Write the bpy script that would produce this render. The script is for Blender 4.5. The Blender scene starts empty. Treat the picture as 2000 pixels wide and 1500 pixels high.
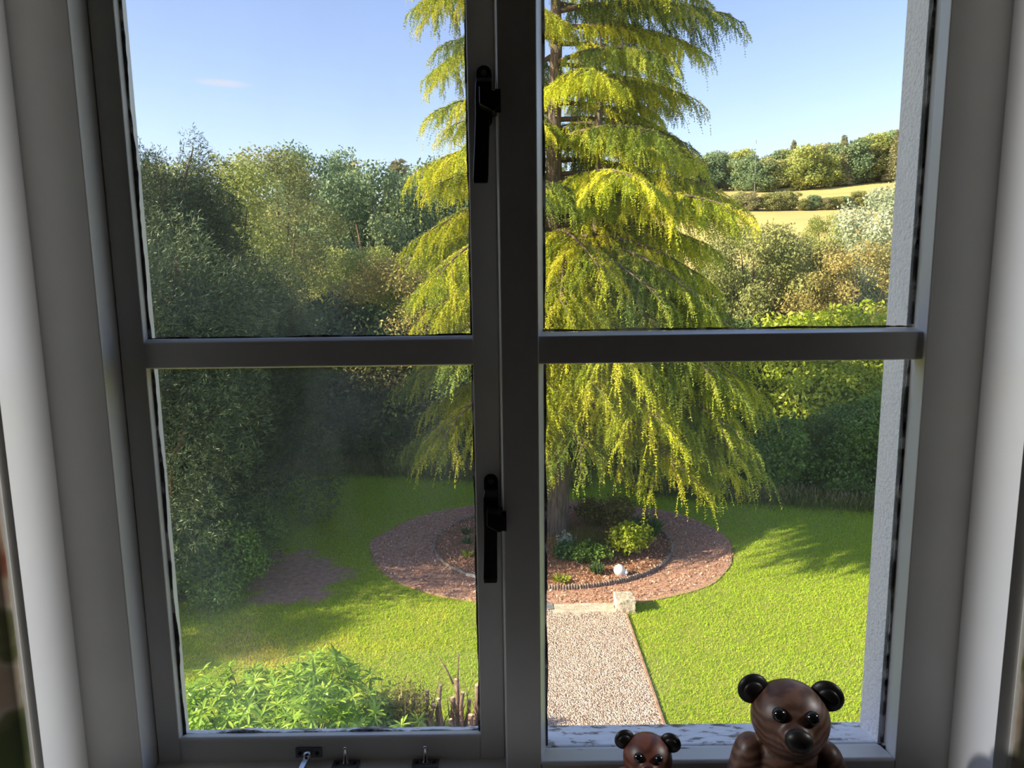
import bpy, bmesh, math, random
import numpy as np
from mathutils import Matrix, Vector

scene = bpy.context.scene
col = scene.collection
R = math.radians

# ------------------------------------------------------------------ camera
CAM = Vector((0.0, 0.0, 6.0))
pitch, roll = R(8.53), R(0.71)
fw = Vector((0, math.cos(pitch), -math.sin(pitch)))
up0 = Vector((0, math.sin(pitch), math.cos(pitch)))
xr = Vector((1, 0, 0))
cr = xr * math.cos(roll) - up0 * math.sin(roll)
cu = xr * math.sin(roll) + up0 * math.cos(roll)
cam_data = bpy.data.cameras.new('camera')
cam_data.sensor_width = 36.0
cam_data.lens = 36.0 * 1387.0 / 2000.0
cam_data.clip_start = 0.02
cam_data.clip_end = 2000
cam_data.dof.use_dof = True
cam_data.dof.focus_distance = 2.6
cam_data.dof.aperture_fstop = 20.0
cam = bpy.data.objects.new('camera', cam_data)
m = Matrix.Identity(4)
for i in range(3):
    m[i][0], m[i][1], m[i][2], m[i][3] = cr[i], cu[i], -fw[i], CAM[i]
cam.matrix_world = m
col.objects.link(cam)
scene.camera = cam

# ------------------------------------------------------------------ sky, sun, exposure
SUN_EL = R(27.0)
SUN_TRAVEL = Vector((0.958, 0.287, 0)).normalized()      # from the left, a little from behind the house
world = bpy.data.worlds.new('world')
scene.world = world
world.use_nodes = True
nt = world.node_tree
nt.nodes.clear()
N = lambda t, **k: (lambda n: ([setattr(n, a, b) for a, b in k.items()], n)[1])(nt.nodes.new(t))
sky = N('ShaderNodeTexSky')
sky.sky_type = 'NISHITA'
sky.sun_disc = False
sky.sun_elevation = R(30)
sky.sun_rotation = math.atan2(-SUN_TRAVEL.x, -SUN_TRAVEL.y)
sky.altitude = 50
sky.air_density = 1.0
sky.dust_density = 0.6
sky.ozone_density = 1.6
tc = N('ShaderNodeTexCoord')
sep = N('ShaderNodeSeparateXYZ')
nt.links.new(tc.outputs['Generated'], sep.inputs[0])
mp = N('ShaderNodeMapping')
mp.inputs['Scale'].default_value = (5, 5, 34)
nt.links.new(tc.outputs['Generated'], mp.inputs[0])
nz = N('ShaderNodeTexNoise')
nz.inputs['Scale'].default_value = 1.3
nz.inputs['Detail'].default_value = 6
nt.links.new(mp.outputs[0], nz.inputs[0])
band = N('ShaderNodeMapRange')                       # low cloud bank all round the horizon
band.inputs[1].default_value, band.inputs[2].default_value = 0.105, 0.165
band.inputs[3].default_value, band.inputs[4].default_value = 0.60, 0.0
nt.links.new(sep.outputs[2], band.inputs[0])
cl = N('ShaderNodeMapRange')
cl.inputs[1].default_value, cl.inputs[2].default_value = 0.38, 0.60
nt.links.new(nz.outputs[0], cl.inputs[0])
mul = N('ShaderNodeMath', operation='MULTIPLY')
nt.links.new(band.outputs[0], mul.inputs[0]); nt.links.new(cl.outputs[0], mul.inputs[1])
mixc = N('ShaderNodeMix', data_type='RGBA')
mixc.inputs[7].default_value = (2.75, 2.80, 2.90, 1)
# one thin wisp of cloud higher up
wd = (Vector((0, 1, 0)) * 1.0 + Vector((-0.383, 0, 0.262))).normalized()
wx = wd.cross(Vector((0, 0, 1))).normalized(); wz = wx.cross(wd)
acc = None
for ax, sc in ((wx, 34.0), (wz, 240.0)):
    dp = N('ShaderNodeVectorMath', operation='DOT_PRODUCT'); dp.inputs[1].default_value = ax
    nt.links.new(tc.outputs['Generated'], dp.inputs[0])
    m1 = N('ShaderNodeMath', operation='MULTIPLY'); m1.inputs[1].default_value = sc; nt.links.new(dp.outputs['Value'], m1.inputs[0])
    m2 = N('ShaderNodeMath', operation='POWER'); m2.inputs[1].default_value = 2.0
    ab = N('ShaderNodeMath', operation='ABSOLUTE'); nt.links.new(m1.outputs[0], ab.inputs[0]); nt.links.new(ab.outputs[0], m2.inputs[0])
    if acc is None: acc = m2
    else:
        ad = N('ShaderNodeMath', operation='ADD'); nt.links.new(acc.outputs[0], ad.inputs[0]); nt.links.new(m2.outputs[0], ad.inputs[1]); acc = ad
fr_ = N('ShaderNodeVectorMath', operation='DOT_PRODUCT'); fr_.inputs[1].default_value = wd; nt.links.new(tc.outputs['Generated'], fr_.inputs[0])
fg = N('ShaderNodeMath', operation='GREATER_THAN'); fg.inputs[1].default_value = 0.5; nt.links.new(fr_.outputs['Value'], fg.inputs[0])
wr = N('ShaderNodeMapRange'); wr.inputs[1].default_value, wr.inputs[2].default_value = 0.0, 1.6
wr.inputs[3].default_value, wr.inputs[4].default_value = 0.75, 0.0
nt.links.new(acc.outputs[0], wr.inputs[0])
wm_ = N('ShaderNodeMath', operation='MULTIPLY'); nt.links.new(wr.outputs[0], wm_.inputs[0]); nt.links.new(fg.outputs[0], wm_.inputs[1])
mx_ = N('ShaderNodeMath', operation='MAXIMUM'); nt.links.new(wm_.outputs[0], mx_.inputs[0]); nt.links.new(mul.outputs[0], mx_.inputs[1])
nt.links.new(mx_.outputs[0], mixc.inputs[0])
tint = N('ShaderNodeMix', data_type='RGBA', blend_type='MULTIPLY')
tint.inputs[0].default_value = 1.0
tint.inputs[7].default_value = (1.0, 0.865, 0.93, 1)
nt.links.new(sky.outputs[0], tint.inputs[6])
nt.links.new(tint.outputs[2], mixc.inputs[6])
bg = N('ShaderNodeBackground')
bg.inputs['Strength'].default_value = 0.335
nt.links.new(mixc.outputs[2], bg.inputs[0])
wo = N('ShaderNodeOutputWorld')
nt.links.new(bg.outputs[0], wo.inputs[0])

sl = bpy.data.lights.new('sun', 'SUN')
sl.energy = 12.5
sl.color = (1.0, 0.85, 0.58)
sl.angle = R(0.6)
sun = bpy.data.objects.new('sun', sl)
sd = Vector((SUN_TRAVEL.x * math.cos(SUN_EL), SUN_TRAVEL.y * math.cos(SUN_EL), -math.sin(SUN_EL)))
sun.rotation_euler = sd.to_track_quat('-Z', 'Y').to_euler()
sun.location = (-20, -5, 15)
col.objects.link(sun)

scene.view_settings.view_transform = 'Standard'
scene.view_settings.look = 'None'
scene.view_settings.gamma = 1.0
scene.view_settings.use_curve_mapping = False
scene.view_settings.exposure = 0.0
scene.cycles.max_bounces = 10
scene.cycles.diffuse_bounces = 5
scene.cycles.transparent_max_bounces = 16
scene.cycles.use_denoising = True
scene.cycles.sample_clamp_indirect = 6

# ------------------------------------------------------------------ materials
def new_mat(name):
    mt = bpy.data.materials.new(name)
    mt.use_nodes = True
    t = mt.node_tree
    t.nodes.clear()
    return mt, t

def node(t, typ, **kw):
    n = t.nodes.new(typ)
    for k, v in kw.items():
        setattr(n, k, v)
    return n

def ramp(t, stops, fac=None):
    r = node(t, 'ShaderNodeValToRGB')
    e = r.color_ramp.elements
    while len(e) < len(stops):
        e.new(0.5)
    for el, (p, c) in zip(e, stops):
        el.position = p
        el.color = (*c, 1)
    if fac is not None:
        t.links.new(fac, r.inputs[0])
    return r

def noise_mat(name, stops, scale=20.0, detail=5.0, rough=0.6, bump=0.0, bscale=None, stretch=(1, 1, 1), spec=0.3, bdist=0.01, metal=0.0, coat=0.0, rough_noise=0.55):
    mt, t = new_mat(name)
    c = node(t, 'ShaderNodeTexCoord')
    mpn = node(t, 'ShaderNodeMapping'); mpn.inputs['Scale'].default_value = stretch
    t.links.new(c.outputs['Object'], mpn.inputs[0])
    n = node(t, 'ShaderNodeTexNoise')
    n.inputs['Scale'].default_value = scale; n.inputs['Detail'].default_value = detail
    n.inputs['Roughness'].default_value = rough_noise
    t.links.new(mpn.outputs[0], n.inputs[0])
    r = ramp(t, stops, n.outputs[0])
    p = node(t, 'ShaderNodeBsdfPrincipled')
    p.inputs['Roughness'].default_value = rough
    p.inputs['Metallic'].default_value = metal
    p.inputs['Specular IOR Level'].default_value = spec
    p.inputs['Coat Weight'].default_value = coat
    t.links.new(r.outputs[0], p.inputs['Base Color'])
    if bump:
        b = node(t, 'ShaderNodeBump'); b.inputs['Strength'].default_value = bump; b.inputs['Distance'].default_value = bdist
        src = n
        if bscale:
            src = node(t, 'ShaderNodeTexNoise'); src.inputs['Scale'].default_value = bscale; src.inputs['Detail'].default_value = 4
            t.links.new(mpn.outputs[0], src.inputs[0])
        t.links.new(src.outputs[0], b.inputs['Height'])
        t.links.new(b.outputs[0], p.inputs['Normal'])
    o = node(t, 'ShaderNodeOutputMaterial')
    t.links.new(p.outputs[0], o.inputs[0])
    return mt

def foliage_mat(name, stops, transl=0.35, rough=0.5, spec=0.25, vary=0.12):
    mt, t = new_mat(name)
    a = node(t, 'ShaderNodeAttribute'); a.attribute_name = 'rnd'
    r = ramp(t, stops, a.outputs['Fac'])
    oi = node(t, 'ShaderNodeObjectInfo')
    mr = node(t, 'ShaderNodeMapRange'); mr.inputs[3].default_value = 1 - vary; mr.inputs[4].default_value = 1 + vary
    t.links.new(oi.outputs['Random'], mr.inputs[0])
    h = node(t, 'ShaderNodeHueSaturation')
    t.links.new(mr.outputs[0], h.inputs['Value']); t.links.new(r.outputs[0], h.inputs['Color'])
    p = node(t, 'ShaderNodeBsdfPrincipled')
    p.inputs['Roughness'].default_value = rough
    p.inputs['Specular IOR Level'].default_value = spec
    t.links.new(h.outputs[0], p.inputs['Base Color'])
    tr = node(t, 'ShaderNodeBsdfTranslucent')
    t.links.new(h.outputs[0], tr.inputs[0])
    mx = node(t, 'ShaderNodeMixShader'); mx.inputs[0].default_value = transl
    t.links.new(p.outputs[0], mx.inputs[1]); t.links.new(tr.outputs[0], mx.inputs[2])
    o = node(t, 'ShaderNodeOutputMaterial')
    t.links.new(mx.outputs[0], o.inputs[0])
    return mt

M = {}
M['paint'] = noise_mat('window_paint', [(0.3, (0.72, 0.705, 0.67)), (0.7, (0.79, 0.775, 0.745))], 6, 5, 0.38, 0.08, 60, spec=0.4, bdist=0.002)
M['reveal'] = noise_mat('reveal_paint', [(0.3, (0.79, 0.79, 0.785)), (0.7, (0.85, 0.85, 0.845))], 5, 4, 0.5, 0.06, 30, spec=0.3, bdist=0.003)
M['wall'] = noise_mat('dark_room_wallpaper', [(0.3, (0.10, 0.095, 0.085)), (0.7, (0.14, 0.13, 0.115))], 4, 4, 0.7, 0.05, 40)
M['ceiling'] = noise_mat('ceiling_boards', [(0.3, (0.20, 0.17, 0.14)), (0.7, (0.26, 0.22, 0.18))], 4, 3, 0.8)
M['floor'] = noise_mat('carpet', [(0.3, (0.20, 0.15, 0.11)), (0.7, (0.28, 0.22, 0.16))], 60, 5, 0.95, 0.3)
M['harl'] = noise_mat('white_harling', [(0.3, (0.70, 0.71, 0.72)), (0.45, (0.86, 0.86, 0.86)), (0.8, (0.92, 0.92, 0.91))], 160, 5, 0.85, 0.9, 220, bdist=0.004)
M['putty'] = noise_mat('old_putty', [(0.35, (0.045, 0.042, 0.038)), (0.52, (0.10, 0.095, 0.09)), (0.62, (0.55, 0.54, 0.52))], 34, 6, 0.8, 0.7, 60, bdist=0.003)
M['peeling'] = noise_mat('peeling_white_paint', [(0.36, (0.10, 0.085, 0.07)), (0.43, (0.34, 0.31, 0.28)), (0.47, (0.80, 0.80, 0.80)), (0.7, (0.88, 0.88, 0.88))], 42, 7, 0.75, 0.8, 70, stretch=(0.7, 1.3, 1.3), bdist=0.003, rough_noise=0.68)
M['iron'] = noise_mat('dark_bronze_metal', [(0.3, (0.020, 0.019, 0.018)), (0.7, (0.045, 0.042, 0.040))], 40, 4, 0.36, 0.1, 90, spec=0.5, metal=0.6)
M['steel'] = noise_mat('worn_grey_metal', [(0.3, (0.16, 0.16, 0.165)), (0.7, (0.30, 0.30, 0.31))], 50, 4, 0.38, 0.1, 90, metal=0.8)
M['bright_steel'] = noise_mat('polished_metal', [(0.3, (0.60, 0.61, 0.63)), (0.7, (0.75, 0.76, 0.78))], 50, 3, 0.22, metal=1.0)
M['black_wood'] = noise_mat('black_stained_wood', [(0.3, (0.006, 0.005, 0.005)), (0.7, (0.012, 0.010, 0.009))], 40, 4, 0.42, spec=0.3)
M['eye'] = noise_mat('black_glass_eye', [(0.3, (0.004, 0.004, 0.004)), (0.7, (0.008, 0.008, 0.008))], 10, 2, 0.08, spec=0.6)
M['bark'] = noise_mat('cedar_bark', [(0.3, (0.085, 0.066, 0.056)), (0.55, (0.20, 0.155, 0.13)), (0.75, (0.30, 0.245, 0.21))], 14, 7, 0.9, 1.0, 26, stretch=(1.6, 1.6, 0.25), bdist=0.04)
M['twig'] = noise_mat('brown_branch_wood', [(0.3, (0.10, 0.07, 0.05)), (0.7, (0.22, 0.16, 0.12))], 30, 5, 0.9, 0.5)
M['red_bark'] = noise_mat('russet_trunk_bark', [(0.3, (0.13, 0.07, 0.045)), (0.7, (0.27, 0.15, 0.10))], 14, 5, 0.9, 0.6, stretch=(1.5, 1.5, 0.3))
M['cut_wood'] = noise_mat('pruned_grey_brown_wood', [(0.3, (0.10, 0.055, 0.04)), (0.55, (0.24, 0.155, 0.12)), (0.8, (0.46, 0.36, 0.30))], 40, 7, 0.85, 1.0, stretch=(1.5, 1.5, 0.4))
M['cut_face'] = noise_mat('pale_cut_end_wood', [(0.3, (0.62, 0.42, 0.29)), (0.7, (0.75, 0.56, 0.42))], 40, 4, 0.8)
M['soil'] = noise_mat('bed_soil_and_bark', [(0.28, (0.140, 0.070, 0.045)), (0.5, (0.392, 0.196, 0.119)), (0.72, (0.588, 0.350, 0.224))], 26, 10, 0.95, 1.0, 40, bdist=0.04, rough_noise=0.75)
M['chips'] = noise_mat('red_bark_chips', [(0.30, (0.214, 0.124, 0.091)), (0.5, (0.544, 0.314, 0.223)), (0.66, (0.742, 0.511, 0.412)), (0.8, (0.880, 0.825, 0.742))], 17, 12, 0.95, 1.0, 46, bdist=0.03, rough_noise=0.78)
M['stone'] = noise_mat('pale_weathered_stone', [(0.3, (0.34, 0.27, 0.20)), (0.5, (0.58, 0.50, 0.40)), (0.7, (0.70, 0.63, 0.53))], 9, 9, 0.85, 0.7, 30, bdist=0.02, rough_noise=0.7)
M['slate_stone'] = noise_mat('grey_slate_slab', [(0.3, (0.16, 0.17, 0.18)), (0.7, (0.27, 0.28, 0.30))], 12, 7, 0.8, 0.4)
M['timber'] = noise_mat('weathered_timber', [(0.3, (0.14, 0.11, 0.09)), (0.55, (0.30, 0.25, 0.21)), (0.8, (0.46, 0.41, 0.36))], 18, 6, 0.9, 0.7, stretch=(1, 1, 0.5))
M['pale_timber'] = noise_mat('bleached_grey_timber', [(0.3, (0.42, 0.39, 0.35)), (0.7, (0.66, 0.63, 0.58))], 18, 6, 0.9, 0.6)
M['edge_board'] = noise_mat('reddish_edging_board', [(0.3, (0.24, 0.13, 0.09)), (0.7, (0.50, 0.33, 0.25))], 14, 6, 0.9, 0.5)
M['white_stone'] = noise_mat('white_painted_stone', [(0.3, (0.72, 0.73, 0.74)), (0.7, (0.84, 0.85, 0.86))], 20, 5, 0.7, 0.4)
M['mast'] = noise_mat('grey_mast_metal', [(0.3, (0.30, 0.31, 0.33)), (0.7, (0.38, 0.39, 0.41))], 5, 2, 0.6)
M['field'] = noise_mat('dry_golden_meadow', [(0.25, (0.414, 0.351, 0.099)), (0.5, (0.558, 0.441, 0.153)), (0.75, (0.648, 0.495, 0.189))], 0.16, 9, 0.95, stretch=(0.35, 1, 1), rough_noise=0.7)

def gravel_mat():
    mt, t = new_mat('pinkish_gravel')
    c = node(t, 'ShaderNodeTexCoord')
    v = node(t, 'ShaderNodeTexVoronoi'); v.inputs['Scale'].default_value = 42
    t.links.new(c.outputs['Object'], v.inputs[0])
    bw = node(t, 'ShaderNodeSeparateColor'); t.links.new(v.outputs['Color'], bw.inputs[0])
    r = ramp(t, [(0.05, (0.22, 0.15, 0.12)), (0.35, (0.46, 0.34, 0.27)), (0.65, (0.60, 0.47, 0.38)), (0.95, (0.78, 0.66, 0.56))], bw.outputs[0])
    b = node(t, 'ShaderNodeBump'); b.inputs['Strength'].default_value = 1.0; b.inputs['Distance'].default_value = 0.02
    b.invert = True
    t.links.new(v.outputs['Distance'], b.inputs['Height'])
    p = node(t, 'ShaderNodeBsdfPrincipled'); p.inputs['Roughness'].default_value = 0.85
    t.links.new(r.outputs[0], p.inputs['Base Color']); t.links.new(b.outputs[0], p.inputs['Normal'])
    o = node(t, 'ShaderNodeOutputMaterial'); t.links.new(p.outputs[0], o.inputs[0])
    return mt
M['gravel'] = gravel_mat()

def glass_mat(name, dust=0.05, seed=0.0):
    """old window glass: clear, fresnel reflection, a thin film of dust with streaks"""
    mt, t = new_mat(name)
    tr = node(t, 'ShaderNodeBsdfTransparent'); tr.inputs[0].default_value = (0.965, 0.975, 0.97, 1)
    gl = node(t, 'ShaderNodeBsdfGlossy'); gl.inputs['Roughness'].default_value = 0.01
    lw = node(t, 'ShaderNodeLayerWeight'); lw.inputs['Blend'].default_value = 0.5       # Schlick reflectance, same on both faces of the pane
    pw = node(t, 'ShaderNodeMath', operation='POWER'); pw.inputs[1].default_value = 5.0
    t.links.new(lw.outputs['Facing'], pw.inputs[0])
    fr = node(t, 'ShaderNodeMath', operation='MULTIPLY_ADD'); fr.inputs[1].default_value = 0.96; fr.inputs[2].default_value = 0.04
    t.links.new(pw.outputs[0], fr.inputs[0])
    m1 = node(t, 'ShaderNodeMixShader')
    t.links.new(fr.outputs[0], m1.inputs[0]); t.links.new(tr.outputs[0], m1.inputs[1]); t.links.new(gl.outputs[0], m1.inputs[2])
    c = node(t, 'ShaderNodeTexCoord')
    n = node(t, 'ShaderNodeTexNoise'); n.inputs['Scale'].default_value = 5; n.inputs['Detail'].default_value = 7
    mpn = node(t, 'ShaderNodeMapping'); mpn.inputs['Location'].default_value = (seed, 0, seed * 2); mpn.inputs['Scale'].default_value = (1.4, 1, 0.8)
    t.links.new(c.outputs['Object'], mpn.inputs[0]); t.links.new(mpn.outputs[0], n.inputs[0])
    mr = node(t, 'ShaderNodeMapRange'); mr.inputs[1].default_value = 0.42; mr.inputs[2].default_value = 0.75
    mr.inputs[3].default_value = dust * 0.25; mr.inputs[4].default_value = dust
    t.links.new(n.outputs[0], mr.inputs[0])
    d = node(t, 'ShaderNodeBsdfTranslucent'); d.inputs[0].default_value = (0.75, 0.77, 0.78, 1)
    m2 = node(t, 'ShaderNodeMixShader')
    t.links.new(mr.outputs[0], m2.inputs[0]); t.links.new(m1.outputs[0], m2.inputs[1]); t.links.new(d.outputs[0], m2.inputs[2])
    o = node(t, 'ShaderNodeOutputMaterial'); t.links.new(m2.outputs[0], o.inputs[0])
    return mt
M['glass_dusty'] = glass_mat('dusty_old_glass', 0.07, 0.0)
M['glass'] = glass_mat('clear_old_glass', 0.035, 3.3)

def bear_mat(name, c1, c2, c3):
    mt, t = new_mat(name)
    c = node(t, 'ShaderNodeTexCoord')
    mpn = node(t, 'ShaderNodeMapping'); mpn.inputs['Rotation'].default_value = (0.5, 0.3, 0.1)
    t.links.new(c.outputs['Object'], mpn.inputs[0])
    w = node(t, 'ShaderNodeTexWave'); w.wave_type = 'RINGS'
    w.inputs['Scale'].default_value = 38; w.inputs['Distortion'].default_value = 5; w.inputs['Detail'].default_value = 4; w.inputs['Detail Scale'].default_value = 1.5
    t.links.new(mpn.outputs[0], w.inputs[0])
    r = ramp(t, [(0.1, c1), (0.5, c2), (0.9, c3)], w.outputs[0])
    p = node(t, 'ShaderNodeBsdfPrincipled'); p.inputs['Roughness'].default_value = 0.42; p.inputs['Specular IOR Level'].default_value = 0.35
    t.links.new(r.outputs[0], p.inputs['Base Color'])
    o = node(t, 'ShaderNodeOutputMaterial'); t.links.new(p.outputs[0], o.inputs[0])
    return mt
M['bear'] = bear_mat('varnished_brown_wood', (0.055, 0.026, 0.017), (0.075, 0.037, 0.025), (0.105, 0.055, 0.038))
M['bear_red'] = bear_mat('varnished_red_brown_wood', (0.06, 0.020, 0.014), (0.085, 0.028, 0.018), (0.12, 0.042, 0.026))

def curtain_mat():
    mt, t = new_mat('floral_curtain_cloth')
    c = node(t, 'ShaderNodeTexCoord')
    n = node(t, 'ShaderNodeTexNoise'); n.inputs['Scale'].default_value = 9; n.inputs['Detail'].default_value = 3
    t.links.new(c.outputs['Object'], n.inputs[0])
    r = ramp(t, [(0.34, (0.10, 0.13, 0.05)), (0.44, (0.20, 0.20, 0.09)), (0.50, (0.58, 0.50, 0.38)), (0.57, (0.52, 0.38, 0.26)), (0.66, (0.28, 0.075, 0.03))], n.outputs[0])
    p = node(t, 'ShaderNodeBsdfPrincipled'); p.inputs['Roughness'].default_value = 0.9
    t.links.new(r.outputs[0], p.inputs['Base Color'])
    tl = node(t, 'ShaderNodeBsdfTranslucent'); t.links.new(r.outputs[0], tl.inputs[0])
    mx = node(t, 'ShaderNodeMixShader'); mx.inputs[0].default_value = 0.25
    t.links.new(p.outputs[0], mx.inputs[1]); t.links.new(tl.outputs[0], mx.inputs[2])
    o = node(t, 'ShaderNodeOutputMaterial'); t.links.new(mx.outputs[0], o.inputs[0])
    return mt
M['curtain'] = curtain_mat()
M['lining'] = noise_mat('cream_curtain_lining', [(0.3, (0.62, 0.60, 0.55)), (0.7, (0.70, 0.68, 0.63))], 60, 4, 0.9)

M['f_cedar'] = foliage_mat('golden_cedar_needles', [(0.0, (0.22, 0.31, 0.04)), (0.35, (0.46, 0.52, 0.04)), (0.7, (0.70, 0.70, 0.05)), (1.0, (0.82, 0.77, 0.09))], 0.36, 0.5, 0.2, 0.22)
M['f_cedar_shade'] = foliage_mat('shade_green_cedar_needles', [(0.0, (0.13, 0.21, 0.045)), (0.35, (0.25, 0.33, 0.055)), (0.7, (0.42, 0.48, 0.06)), (1.0, (0.58, 0.60, 0.09))], 0.30, 0.5, 0.2, 0.2)  # duller green copy of the golden needles, shade put into the colour
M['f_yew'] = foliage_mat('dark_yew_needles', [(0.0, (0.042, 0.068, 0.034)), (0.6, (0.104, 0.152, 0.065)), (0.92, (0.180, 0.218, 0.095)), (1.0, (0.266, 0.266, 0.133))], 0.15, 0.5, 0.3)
M['f_oak'] = foliage_mat('olive_broad_leaves', [(0.0, (0.16, 0.19, 0.065)), (0.5, (0.31, 0.335, 0.12)), (1.0, (0.54, 0.53, 0.22))], 0.32)
M['f_lime'] = foliage_mat('light_green_leaves', [(0.0, (0.20, 0.25, 0.065)), (0.5, (0.38, 0.43, 0.12)), (1.0, (0.60, 0.62, 0.23))], 0.34)
M['f_blue'] = foliage_mat('blue_green_leaves', [(0.0, (0.126, 0.199, 0.106)), (0.5, (0.221, 0.316, 0.157)), (1.0, (0.378, 0.462, 0.232))], 0.28)
M['f_brown'] = foliage_mat('bronzed_leaves', [(0.0, (0.230, 0.221, 0.077)), (0.5, (0.422, 0.365, 0.125)), (1.0, (0.691, 0.518, 0.192))], 0.30)
M['f_silver'] = foliage_mat('silvery_leaves', [(0.0, (0.230, 0.287, 0.149)), (0.5, (0.437, 0.494, 0.310)), (1.0, (0.713, 0.747, 0.552))], 0.28)
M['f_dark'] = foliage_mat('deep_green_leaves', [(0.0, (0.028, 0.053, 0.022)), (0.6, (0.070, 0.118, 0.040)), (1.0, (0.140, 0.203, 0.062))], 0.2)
M['f_laurel'] = foliage_mat('glossy_hedge_leaves', [(0.0, (0.078, 0.147, 0.028)), (0.6, (0.164, 0.284, 0.048)), (1.0, (0.310, 0.448, 0.078))], 0.28, 0.35, 0.45)
M['f_bright'] = foliage_mat('yellow_green_leaves', [(0.0, (0.184, 0.253, 0.023)), (0.5, (0.368, 0.460, 0.040)), (1.0, (0.575, 0.621, 0.081))], 0.38, 0.4, 0.4)
M['f_spruce'] = foliage_mat('grey_green_needles', [(0.0, (0.206, 0.234, 0.124)), (0.6, (0.357, 0.357, 0.179)), (1.0, (0.495, 0.440, 0.247))], 0.3)
M['f_rhodo'] = foliage_mat('rhododendron_leaves', [(0.0, (0.145, 0.275, 0.036)), (0.5, (0.319, 0.493, 0.058)), (1.0, (0.522, 0.667, 0.102))], 0.34, 0.32, 0.5, 0.2)
M['f_heath'] = foliage_mat('olive_brown_sprigs', [(0.0, (0.072, 0.072, 0.026)), (0.5, (0.195, 0.189, 0.046)), (1.0, (0.390, 0.325, 0.078))], 0.25)
M['f_blade'] = foliage_mat('blue_green_blades', [(0.0, (0.05, 0.11, 0.035)), (0.6, (0.10, 0.20, 0.065)), (1.0, (0.18, 0.29, 0.10))], 0.28)
M['f_grey'] = foliage_mat('grey_felted_leaves', [(0.0, (0.25, 0.30, 0.25)), (0.6, (0.42, 0.47, 0.42)), (1.0, (0.58, 0.62, 0.58))], 0.2)
M['f_grass'] = foliage_mat('lawn_blades', [(0.0, (0.293, 0.488, 0.037)), (0.45, (0.561, 0.732, 0.061)), (0.7, (0.805, 0.756, 0.122)), (0.88, (0.880, 0.683, 0.244)), (1.0, (0.854, 0.586, 0.293))], 0.45, 0.6, 0.2, 0.0)
M['f_tall'] = foliage_mat('tall_grass_with_seed_heads', [(0.0, (0.12, 0.19, 0.035)), (0.6, (0.26, 0.28, 0.08)), (1.0, (0.50, 0.44, 0.24))], 0.3, 0.6, 0.2, 0.0)

# ------------------------------------------------------------------ helpers
def link(o, parent=None):
    col.objects.link(o)
    if parent is not None:
        o.parent = parent
    return o

def tag(o, label=None, cat=None, group=None, kind=None):
    if label: o['label'] = label
    if cat: o['category'] = cat
    if group: o['group'] = group
    if kind: o['kind'] = kind
    return o

def empty(name, loc=(0, 0, 0), rz=0.0, parent=None):
    o = bpy.data.objects.new(name, None)
    o.empty_display_size = 0.1
    o.location = loc
    o.rotation_euler = (0, 0, rz)
    return link(o, parent)

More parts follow.
